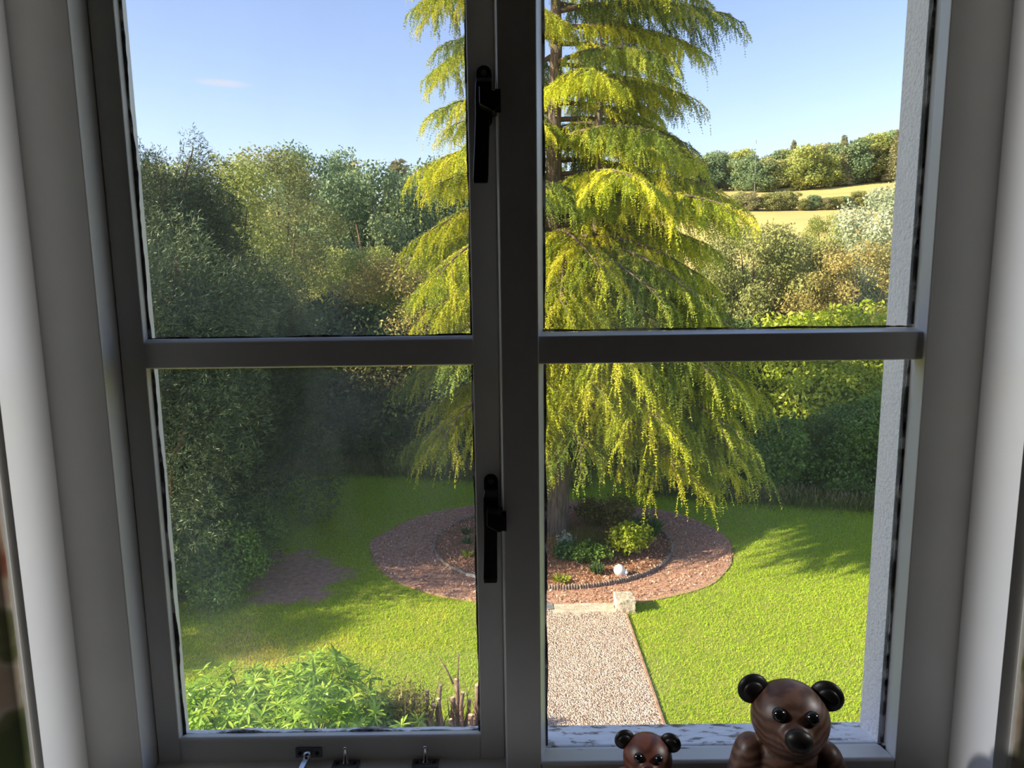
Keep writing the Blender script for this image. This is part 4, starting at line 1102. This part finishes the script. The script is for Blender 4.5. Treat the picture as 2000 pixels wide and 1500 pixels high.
for i in range(22):
    x = -26 + i * 2.3 + rg.uniform(-1, 1); y = rg.uniform(43, 56)
    if 7 < x: y = rg.uniform(33, 40)
    if x > 20: continue
    fl = rg.choice(['f_oak', 'f_blue', 'f_brown', 'f_lime'])
    tree('woodland_tree', LOOK[fl] + ' tree deep in the wood behind the garden', 'tree', 'far', fl, x, y, rg.uniform(8.5, 10.5) if x < 7 else rg.uniform(4.5, 6), group='trees deep in the wood')
for i in range(14):
    x = -58 + i * 2.6 + rg.uniform(-1, 1); y = rg.uniform(34, 58)
    fl = rg.choice(['f_oak', 'f_blue', 'f_brown', 'f_lime'])
    tree('woodland_tree', LOOK[fl] + ' tree in the wood stretching away beyond the yews', 'tree', 'far', fl, x, y, rg.uniform(9, 12), group='wood beyond the yews')
for i in range(12):
    x = 22 + i * 2.4 + rg.uniform(-0.8, 0.8); y = rg.uniform(26, 40) + i * 0.4
    fl = rg.choice(['f_oak', 'f_blue', 'f_brown', 'f_lime'])
    tree('woodland_tree', LOOK[fl] + ' tree in the copse beyond the silvery trees', 'tree', 'far', fl, x, y, rg.uniform(7, 9.5), group='copse beyond the silvery trees')
# dark understorey at the far lawn edge
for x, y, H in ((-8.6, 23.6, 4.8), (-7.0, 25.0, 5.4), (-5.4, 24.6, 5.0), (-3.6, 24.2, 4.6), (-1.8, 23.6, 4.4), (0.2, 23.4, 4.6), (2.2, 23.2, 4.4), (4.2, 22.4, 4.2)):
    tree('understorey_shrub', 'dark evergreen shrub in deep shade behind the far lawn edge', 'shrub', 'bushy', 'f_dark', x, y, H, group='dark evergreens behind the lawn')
for x, y, H in ((-4.9, 22.9, 1.5), (-3.6, 22.6, 1.7), (-2.3, 22.2, 1.4)):
    tree('bramble_bush', 'mid green bramble mound at the far lawn edge', 'shrub', 'hedge', 'f_laurel', x, y, H, group='bramble mounds at the lawn edge', wide=1.15)
tree('leafy_bush', 'small bright green bush with sunlight put into its leaf colour under the dark trees', 'shrub', 'hedge', 'f_bright', -7.6, 23.0, 1.1)  # sunlit patch given by the bright leaf colour
b = MB(); b.tube([(0, 0, -0.1), (0.05, 0, 1.6), (-0.05, 0.5, 4.0)], [0.20, 0.16, 0.12], 14)
t0 = b.build('tree_trunk', M['red_bark'], None, True); t0.location = (-5.15, 23.75, 0)
tag(t0, 'bare reddish tree trunk standing in the dark wood', 'tree trunk')

# right side hedge and shrubs
for x, y, H in ((4.6, 20.6, 2.0), (5.8, 20.1, 2.0), (7.0, 19.7, 2.0), (8.1, 19.2, 2.1)):
    tree('hedge_shrub', 'dark glossy laurel forming the low hedge along the right lawn edge', 'shrub', 'hedge', 'f_laurel', x, y, H, group='low laurel hedge')
for x, y, H in ((9.3, 18.9, 2.5), (10.6, 18.7, 2.9), (12.4, 18.3, 3.1), (14.4, 17.8, 3.2), (16.4, 17.2, 3.2)):
    tree('laurel_shrub', 'tall deep green laurel at the end of the low hedge', 'shrub', 'bushy', 'f_laurel', x, y, H, group='tall laurels at the hedge end')
for x, y, H in ((9.4, 22.9, 4.7), (11.2, 22.7, 5.0), (7.7, 22.9, 3.0), (10.3, 21.2, 3.4)):
    tree('leafy_bush', 'sunlit yellow-green bush rising above the laurel hedge', 'shrub', 'bushy', 'f_bright', x, y, H, group='sunlit bushes above the hedge')
for x, y, H in ((6.2, 23.5, 4.6), (7.6, 24.2, 4.4)):
    tree('understorey_shrub', 'dark evergreen shrub in the gap behind the laurel hedge', 'shrub', 'bushy', 'f_dark', x, y, H, group='dark evergreens behind the hedge')

# far hill: hedgerow between the fields, then woodland climbing to the skyline
rg = random.Random(9)
for i in range(26):
    x = 34 + i * 1.75 + rg.uniform(-0.5, 0.5); y = 141 + rg.uniform(-1.0, 1.0)
    fl = rg.choice(['f_oak', 'f_spruce', 'f_blue'])
    tree('hedgerow_tree', 'small ' + LOOK[fl] + ' tree of the hedgerow between the far fields', 'tree', 'far', fl, x, y, rg.uniform(2.0, 3.6), group='far field hedgerow', wide=1.5)
for i in range(54):
    u = i / 53
    x = 46 + 74 * u + rg.uniform(-2, 2); y = rg.uniform(184, 208) + 6 * u
    con = u > 0.40 and rg.random() < 0.36
    fl = 'f_spruce' if con else rg.choice(['f_oak', 'f_blue', 'f_blue', 'f_blue', 'f_lime', 'f_oak'])  # mostly blue-green: distance haze put into the leaf colour
    tree('hill_tree', 'pointed conifer of the wood along the far hilltop' if con else LOOK[fl] + ' round-headed tree of the wood on the far hilltop', 'tree', 'spruce' if con else 'far',
         fl, x, y, (9.5 if con else 8) * rg.uniform(0.8, 1.25) + 3 * u, group='far hilltop conifers' if con else 'far hilltop trees', wide=1.0 if con else 1.2)
b = MB(); zb = float(height(62, 185)); b.tube([(62, 185, zb - 0.5), (62, 185, zb + 13.2)], [0.06, 0.03], 8); b.box(61.9, 62.1, 184.95, 185.05, zb + 12, zb + 13)
tag(b.build('radio_mast', M['mast']), 'thin grey mast on the skyline beside the cedar', 'mast')

# ================================================================== OVAL BED DETAILS
edg = empty('log_roll_edging', (IC[0], IC[1], 0)); tag(edg, 'low roll of short wooden stakes edging the near side of the bed', 'edging')
b = MB(); b.lathe([(0.026, -0.1), (0.027, 0.10), (0.022, 0.112), (0.004, 0.116)], 9)
stake = b.mesh('stake', M['timber'], True)
a0, a1 = R(-114), R(-38)
acc, t = 0.0, a0
k = 0
rg = random.Random(3)
while t < a1:
    o = bpy.data.objects.new('stake', stake); link(o, edg)
    o.location = ((IA + 0.01) * math.cos(t), (IB + 0.01) * math.sin(t), rg.uniform(-0.012, 0.012)); o.rotation_euler = (rg.uniform(-0.06, 0.06), rg.uniform(-0.06, 0.06), rg.uniform(0, 6))
    t += 0.054 / math.hypot(IA * math.sin(t), IB * math.cos(t)); k += 1
brd = empty('timber_edging', (IC[0], IC[1], 0)); tag(brd, 'weathered log edging around the far and left sides of the bed', 'edging')
nseg = 15
angs = [a1 + 0.01 + (2 * math.pi - (a1 - a0) - 0.02) * i / nseg for i in range(nseg + 1)]
for i in range(nseg):
    p0 = Vector((IA * math.cos(angs[i]), IB * math.sin(angs[i]), 0.055)); p1 = Vector((IA * math.cos(angs[i + 1]), IB * math.sin(angs[i + 1]), 0.055))
    b = MB(); mid = p0.lerp(p1, 0.5) * 1.012
    pale = i == nseg - 1
    b.tube([p0, p0.lerp(mid, 0.5) + Vector((0, 0, rg.uniform(-.01, .015))), mid, mid.lerp(p1, 0.5) + Vector((0, 0, rg.uniform(-.01, .015))), p1], [0.034, 0.042 * rg.uniform(.7, 1.1), 0.038, 0.044 * rg.uniform(.7, 1.1), 0.03], 9)
    o = b.build('log', M['pale_timber'] if pale else M['timber'], brd, True)
    if pale: o['label'] = 'bleached pale grey log'

def bed_plant(name, label, x, y, mode, fol, h, w, n, seed, ln, group=None):
    rg_ = np.random.default_rng(seed)
    z0 = 0.05 + 0.045 * max(0, 1 - math.hypot((x - IC[0]) / IA, (y - IC[1]) / IB))
    root = empty(name, (x, y, z0)); tag(root, label, 'plant', group)
    if mode == 'blade':
        a = rg_.uniform(0, 6.28, n); rr = w * 0.35 * np.sqrt(rg_.random(n))
        base = np.stack([rr * np.cos(a), rr * np.sin(a), 0 * a - 0.02], -1)
        lean = np.stack([np.cos(a), np.sin(a), 0 * a], -1) * (w * 0.75 * rg_.random(n))[:, None]
        tip = base + lean + np.array([0, 0, 1.0]) * (h * rg_.uniform(0.6, 1.1, n))[:, None]
        mid = (base + tip) / 2 + np.array([0, 0, 0.12 * h])
        sd_ = unit(np.cross(tip - base, rg_.normal(size=(n, 3)))) * ln
        v = np.stack([base, mid + sd_, tip, mid - sd_], 1).reshape(-1, 3); rn = rg_.random(n)
    else:
        bl = [(w * 0.45 * math.cos(q * 2.4) * rg_.random(), w * 0.45 * math.sin(q * 2.4) * rg_.random(), h * (0.3 + 0.4 * rg_.random()), w * 0.42, w * 0.42, h * 0.42) for q in range(7)]
        v, rn = blob_crown(n, bl, ln, rg_, 0.3, 0.55, 0.5)
        v[:, 2] = np.maximum(v[:, 2], -0.02)
    f = bpy.data.objects.new('foliage', np_mesh('foliage', v, 4, M[fol], rn)); link(f, root); f['kind'] = 'stuff'
    b = MB()
    for q in range(6):
        a = q * 1.05 + seed
        b.tube([(0.02 * math.cos(a), 0.02 * math.sin(a), -0.04), (w * 0.2 * math.cos(a), w * 0.2 * math.sin(a), h * 0.4), (w * 0.33 * math.cos(a), w * 0.33 * math.sin(a), h * 0.7)], [0.009, 0.006, 0.002], 5)
    b.build('stem', M['twig'], root)
    return root
bed_plant('lavender_plant', 'green plant topped with silvery grey leaves beside the cedar trunk', 1.10, 14.35, 'blob', 'f_blade', 0.42, 0.42, 1500, 1, 0.06)
bed_plant('silver_herb', 'tuft of pale silvery leaves above the green plant by the trunk', 1.10, 14.62, 'blob', 'f_grey', 0.50, 0.34, 500, 2, 0.07)
bed_plant('garden_shrub', 'low spreading green shrub in the middle of the bed', 1.52, 14.25, 'blob', 'f_laurel', 0.40, 0.75, 2300, 3, 0.07)
bed_plant('garden_shrub', 'yellow-green leafy shrub behind the white ornament', 2.40, 14.45, 'blob', 'f_bright', 0.72, 0.70, 2300, 4, 0.085)
bed_plant('spiky_plant', 'spiky blue-green clump near the right rim of the bed', 3.02, 15.55, 'blade', 'f_blade', 0.52, 0.50, 420, 5, 0.014)
bed_plant('heather_shrub', 'brown-green upright shrub behind the cedar trunk foot', 1.85, 16.35, 'blob', 'f_heath', 0.70, 0.75, 2200, 6, 0.06)
bed_plant('heather_shrub', 'taller bronze shrub at the back of the bed', 2.42, 16.2, 'blob', 'f_heath', 0.85, 0.70, 2200, 7, 0.06)
bed_plant('small_tuft', 'small pale green tuft left of the white ornament', 1.68, 13.62, 'blade', 'f_blade', 0.24, 0.22, 120, 8, 0.012)
bed_plant('small_tuft', 'flat bright green tuft beside the stake edging', 0.93, 13.32, 'blade', 'f_bright', 0.12, 0.26, 160, 9, 0.012)
for i, (x, y) in enumerate(((-1.10, 15.95), (-1.05, 15.35), (-1.02, 14.6))):
    bed_plant('small_tuft', 'tiny green tuft on the left side of the bed', x, y, 'blade', 'f_bright' if i == 2 else 'f_blade', 0.17, 0.20, 90, 20 + i, 0.010, 'tiny tufts left of the trunk')
n = 5000
rgn = np.random.default_rng(91)
gx = rgn.normal(1.55, 0.45, n); gy = rgn.normal(15.3, 0.5, n)
hh = rgn.uniform(0.06, 0.22, n); base = np.stack([gx, gy, np.full(n, 0.06)], -1)
tip = base + np.stack([rgn.normal(size=n) * 0.3 * hh, rgn.normal(size=n) * 0.3 * hh, hh], -1)
dd = unit(rgn.normal(size=(n, 3)) * np.array([1, 1, 0])) * 0.004
tag(link(bpy.data.objects.new('dry_grass', np_mesh('dry_grass', np.stack([base - dd, base + dd, tip], 1).reshape(-1, 3), 3, M['f_tall'], rgn.random(n)))), 'thin dry grass growing between the bed shrubs and the trunk', 'grass', kind='stuff')

orn = empty('garden_ornament', (2.11, 13.55, 0.055), R(-20)); tag(orn, 'small white round-bodied animal ornament on the bed', 'ornament')
b = MB(); b.ball((0, 0, 0.105), (0.115, 0.10, 0.115), 22, 14); b.tube([(-0.06, 0, 0.01), (0.09, 0, 0.012), (0.14, 0, 0.03)], [0.05, 0.05, 0.03], 12); b.build('body', M['white_stone'], orn, True)
b = MB(); b.ball((0.135, 0, 0.075), (0.045, 0.036, 0.040), 16, 10); b.build('head', M['white_stone'], orn, True)
for sy in (-1, 1):
    b = MB(); b.tube([(0.14, sy * 0.016, 0.10), (0.15, sy * 0.024, 0.145)], [0.010, 0.006], 8); b.build('horn', M['white_stone'], orn, True)

# stone threshold and block where the path meets the oval
def stone(name, x0, x1, y0, y1, z0, z1, mat, label, cat, seed, cuts=5, amp=0.012):
    me = bpy.data.meshes.new(name); bm = bmesh.new()
    bmesh.ops.create_cube(bm, size=1.0)
    for v in bm.verts: v.co = Vector(((x1 - x0) * v.co.x, (y1 - y0) * v.co.y, (z1 - z0) * v.co.z))
    bmesh.ops.subdivide_edges(bm, edges=bm.edges[:], cuts=cuts, use_grid_fill=True)
    rg_ = random.Random(seed)
    for v in bm.verts: v.co += Vector((rg_.uniform(-amp, amp), rg_.uniform(-amp, amp), rg_.uniform(-amp, amp) * 0.7))
    bm.to_mesh(me); bm.free(); me.materials.append(mat)
    o = link(bpy.data.objects.new(name, me)); o.location = ((x0 + x1) / 2, (y0 + y1) / 2, (z0 + z1) / 2)
    bv = o.modifiers.new('bevel', 'BEVEL'); bv.width = 0.01; bv.segments = 2; bv.limit_method = 'ANGLE'; bv.angle_limit = R(50)
    return tag(o, label, cat)
stone('stone_block', 1.82, 2.17, 12.00, 12.34, -0.05, 0.27, M['stone'], 'square pale stone block at the end of the gravel path', 'stone', 1)
stone('stone_step', 0.72, 1.815, 12.02, 12.36, -0.06, 0.045, M['stone'], 'long pale worn threshold stone across the path end', 'stone', 2)
stone('slate_slab', -0.36, 0.71, 12.16, 12.40, -0.06, 0.04, M['slate_stone'], 'grey slab next to the pale threshold stone', 'stone', 3)
b = MB(); b.box(PX1, PX1 + 0.035, 1.0, 11.98, -0.1, 0.035); tag(b.build('path_edging', M['edge_board'], bevel=0.004), 'thin reddish board along the right edge of the gravel path', 'edging')

# ================================================================== NEAR SHRUBS UNDER THE WINDOW
def leaf_mesh(L, W_, bend, seed):
    """lance-shaped leaf with a folded midrib"""
    st = [(0, 0.04), (0.12, 0.35), (0.35, 0.95), (0.6, 1.0), (0.85, 0.55), (1.0, 0.03)]
    b = MB(); vs, fs = [], []
    for u, w in st:
        z = -bend * u * u * L
        vs += [(u * L, -w * W_ / 2, z + 0.10 * W_ * w), (u * L, 0, z), (u * L, w * W_ / 2, z + 0.10 * W_ * w)]
    for i in range(len(st) - 1):
        a = i * 3
        fs += [(a, a + 3, a + 4, a + 1), (a + 1, a + 4, a + 5, a + 2)]
    me = b.add(vs, fs).mesh('leaf', M['f_rhodo'], True)
    at = me.attributes.new('rnd', 'FLOAT', 'FACE'); at.data.foreach_set('value', [seed] * len(me.polygons))
    return me
leafs = [leaf_mesh(0.15, 0.032, 0.25, 0.35), leaf_mesh(0.135, 0.030, 0.10, 0.6), leaf_mesh(0.12, 0.028, 0.4, 0.85), leaf_mesh(0.16, 0.036, 0.3, 0.15)]
rho = empty('rhododendron', (-2.62, 7.35, 0)); tag(rho, 'broad rhododendron with long shiny leaves below the window', 'shrub')
rg = random.Random(17); rgn = np.random.default_rng(17)
stems = MB(); tips = []
for i in range(400):
    a = rg.uniform(0, 2 * math.pi); q = math.sqrt(rg.random())
    x, y = 1.55 * q * math.cos(a), 1.0 * q * math.sin(a)
    top = 1.62 - 0.50 * q * q + rg.uniform(-0.22, 0.10) + 0.10 * math.sin(x * 4)
    if rg.random() < 0.45: top -= rg.uniform(0.1, 0.7)
    tips.append((x, y, max(0.25, top)))
    if i % 3 == 0:
        stems.tube([(x * 0.15, y * 0.15, -0.05), (x * 0.6, y * 0.6, top * 0.5), (x, y, top)], [0.018, 0.011, 0.004], 5)
stems.build('stem', M['twig'], rho, True)
cand = []
for (x, y, z) in tips:
    nl = rg.randint(7, 10); off = rg.uniform(0, 6.28); tx, ty = rg.uniform(-.35, .35) + x * 0.25, rg.uniform(-.35, .35) + y * 0.25
    for layer in (0, 1):
        for q in range(nl):
            az = off + q * 2 * math.pi / nl + layer * 0.4 + rg.uniform(-.2, .2)
            el = rg.uniform(0.15, 0.75) - layer * 0.45
            mt = Matrix.Translation((x, y, z - layer * 0.07)) @ Matrix.Rotation(ty, 4, 'X').inverted() @ Matrix.Rotation(tx, 4, 'Y') @ Matrix.Rotation(az, 4, 'Z') @ Matrix.Rotation(-el, 4, 'Y') @ Matrix.Rotation(rg.uniform(-.4, .4), 4, 'X')
            sc = rg.uniform(0.75, 1.15)
            cand.append((z + 0.15 * y * -1 + rg.uniform(-.15, .15), mt @ Matrix.Scale(sc, 4)))
cand.sort(key=lambda c: -c[0])
for i, (_, mt) in enumerate(cand[:300]):
    o = bpy.data.objects.new('leaf', leafs[i % 4]); link(o, rho); o.matrix_local = mt
vs, rn = [], []
for i, (_, mt) in enumerate(cand[300:]):
    me = leafs[i % 4]
    vv = [mt @ v.co for v in me.vertices]
    for p in me.polygons:
        vs += [tuple(vv[j]) for j in p.vertices]; rn.append((0.35, 0.6, 0.85, 0.15)[i % 4])
f = bpy.data.objects.new('foliage', np_mesh('foliage', np.array(vs), 4, M['f_rhodo'], np.array(rn))); link(f, rho); f['kind'] = 'stuff'

hs = empty('heath_bush', (-1.35, 7.5, 0)); tag(hs, 'olive-brown wispy bush between the rhododendron and the pruned stems', 'shrub')
rgn = np.random.default_rng(33)
n = 7000
bl = [(0.34 * math.cos(q * 2.4) * rgn.random(), 0.34 * math.sin(q * 2.4) * rgn.random(), 0.35 + 0.95 * rgn.random(), 0.26, 0.24, 0.30) for q in range(14)]
v, rn = blob_crown(n, bl, 0.07, rgn, 0.1, 0.22, 0.4)
f = bpy.data.objects.new('foliage', np_mesh('foliage', v, 4, M['f_heath'], rn)); link(f, hs); f['kind'] = 'stuff'
b = MB()
for q in range(26):
    a = q * 2.4; rr = 0.40 * math.sqrt(rgn.random()); hz = rgn.uniform(0.8, 1.5)
    b.tube([(rr * 0.3 * math.cos(a), rr * 0.3 * math.sin(a), -0.05), (rr * math.cos(a), rr * math.sin(a), hz * 0.6), (rr * 1.2 * math.cos(a), rr * 1.2 * math.sin(a), hz)], [0.010, 0.006, 0.002], 5)
b.build('stem', M['twig'], hs, True)

pr = empty('pruned_shrub', (-0.72, 7.55, 0)); tag(pr, 'hard-pruned shrub of bare cut brown stems beside the heath bush', 'shrub')
STEMS = [(-0.42, 0.00, 1.10, 0.020, -0.05), (-0.34, 0.06, 1.28, 0.024, 0.03), (-0.28, -0.06, 1.18, 0.028, 0.06), (-0.20, 0.04, 1.36, 0.020, 0.05), (-0.14, -0.04, 1.24, 0.024, -0.03), (-0.03, 0.02, 1.22, 0.026, 0.02),
         (0.04, 0.03, 1.44, 0.030, 0.0), (0.09, -0.02, 1.30, 0.026, 0.02), (0.13, 0.06, 1.16, 0.022, 0.05), (0.26, 0.00, 1.38, 0.034, 0.02), (0.31, 0.05, 1.34, 0.030, 0.06), (0.34, -0.05, 1.22, 0.030, 0.10), (0.40, 0.02, 1.30, 0.028, 0.14), (0.44, -0.03, 1.16, 0.024, 0.18), (0.22, -0.08, 1.06, 0.032, -0.02), (0.02, -0.10, 1.02, 0.024, -0.05)]
rg = random.Random(44)
for (x, y, hz, r0, lx) in STEMS:
    b = MB(); top = Vector((x + lx, y, hz))
    J = lambda: rg.uniform(-0.018, 0.018)
    b.tube([(x * 0.45, y * 0.45, -0.08), (x * 0.8 + J(), y + J(), hz * 0.45), (x * 0.9 + J(), y + J(), hz * 0.6), (x, y, hz * 0.75), (x + lx * 0.5 + J(), y + J(), hz * 0.88), top], [r0 * 1.3, r0 * 1.15, r0 * 0.95, r0 * 1.1, r0 * 0.85, r0], 9)
    o = b.build('stem', M['cut_wood'], pr, True)
    c_ = MB(); d = (top - Vector((x, y, hz * 0.75))).normalized(); c_.tube([top - d * 0.004, top + d * 0.003], r0 * 0.88, 10); c_.build('cut_end', M['cut_face'], o)
for (x, y, z0, z1, lx) in ((0.05, 0.02, 1.35, 1.75, 0.02), (0.0, 0.03, 1.38, 1.70, -0.16), (0.36, 0.05, 1.32, 1.82, 0.0), (0.38, 0.05, 1.35, 1.78, 0.12), (0.46, 0.02, 1.25, 1.60, 0.2), (0.34, 0.02, 1.35, 1.70, -0.03)):
    b = MB(); b.tube([(x, y, z0), (x + lx * 0.4, y, (z0 + z1) / 2), (x + lx, y + 0.02, z1)], [0.013, 0.010, 0.006], 7); b.build('twig', M['cut_wood'], pr, True)
rgn = np.random.default_rng(55)
bl = [(-0.45 + 0.95 * rgn.random(), -0.12 + 0.2 * rgn.random(), 0.35 + 0.55 * rgn.random(), 0.16, 0.13, 0.22) for q in range(12)]
v, rn = blob_crown(3200, bl, 0.06, rgn, 0.05, 0.2, 0.4)
f = bpy.data.objects.new('sprigs', np_mesh('sprigs', v, 4, M['f_heath'], rn)); link(f, pr); f['kind'] = 'stuff'
rg = random.Random(66)
for q in range(26):
    x = rg.uniform(-0.45, 0.5); z0 = rg.uniform(0.8, 1.15); ln_ = rg.uniform(0.15, 0.38); lx = rg.uniform(-0.16, 0.18)
    b = MB(); b.tube([(x, 0, z0 - 0.3), (x + lx * 0.3, rg.uniform(-.05, .05), z0), (x + lx, rg.uniform(-.08, .08), z0 + ln_)], [0.009, 0.007, 0.003], 5); b.build('twig', M['cut_wood'], pr, True)
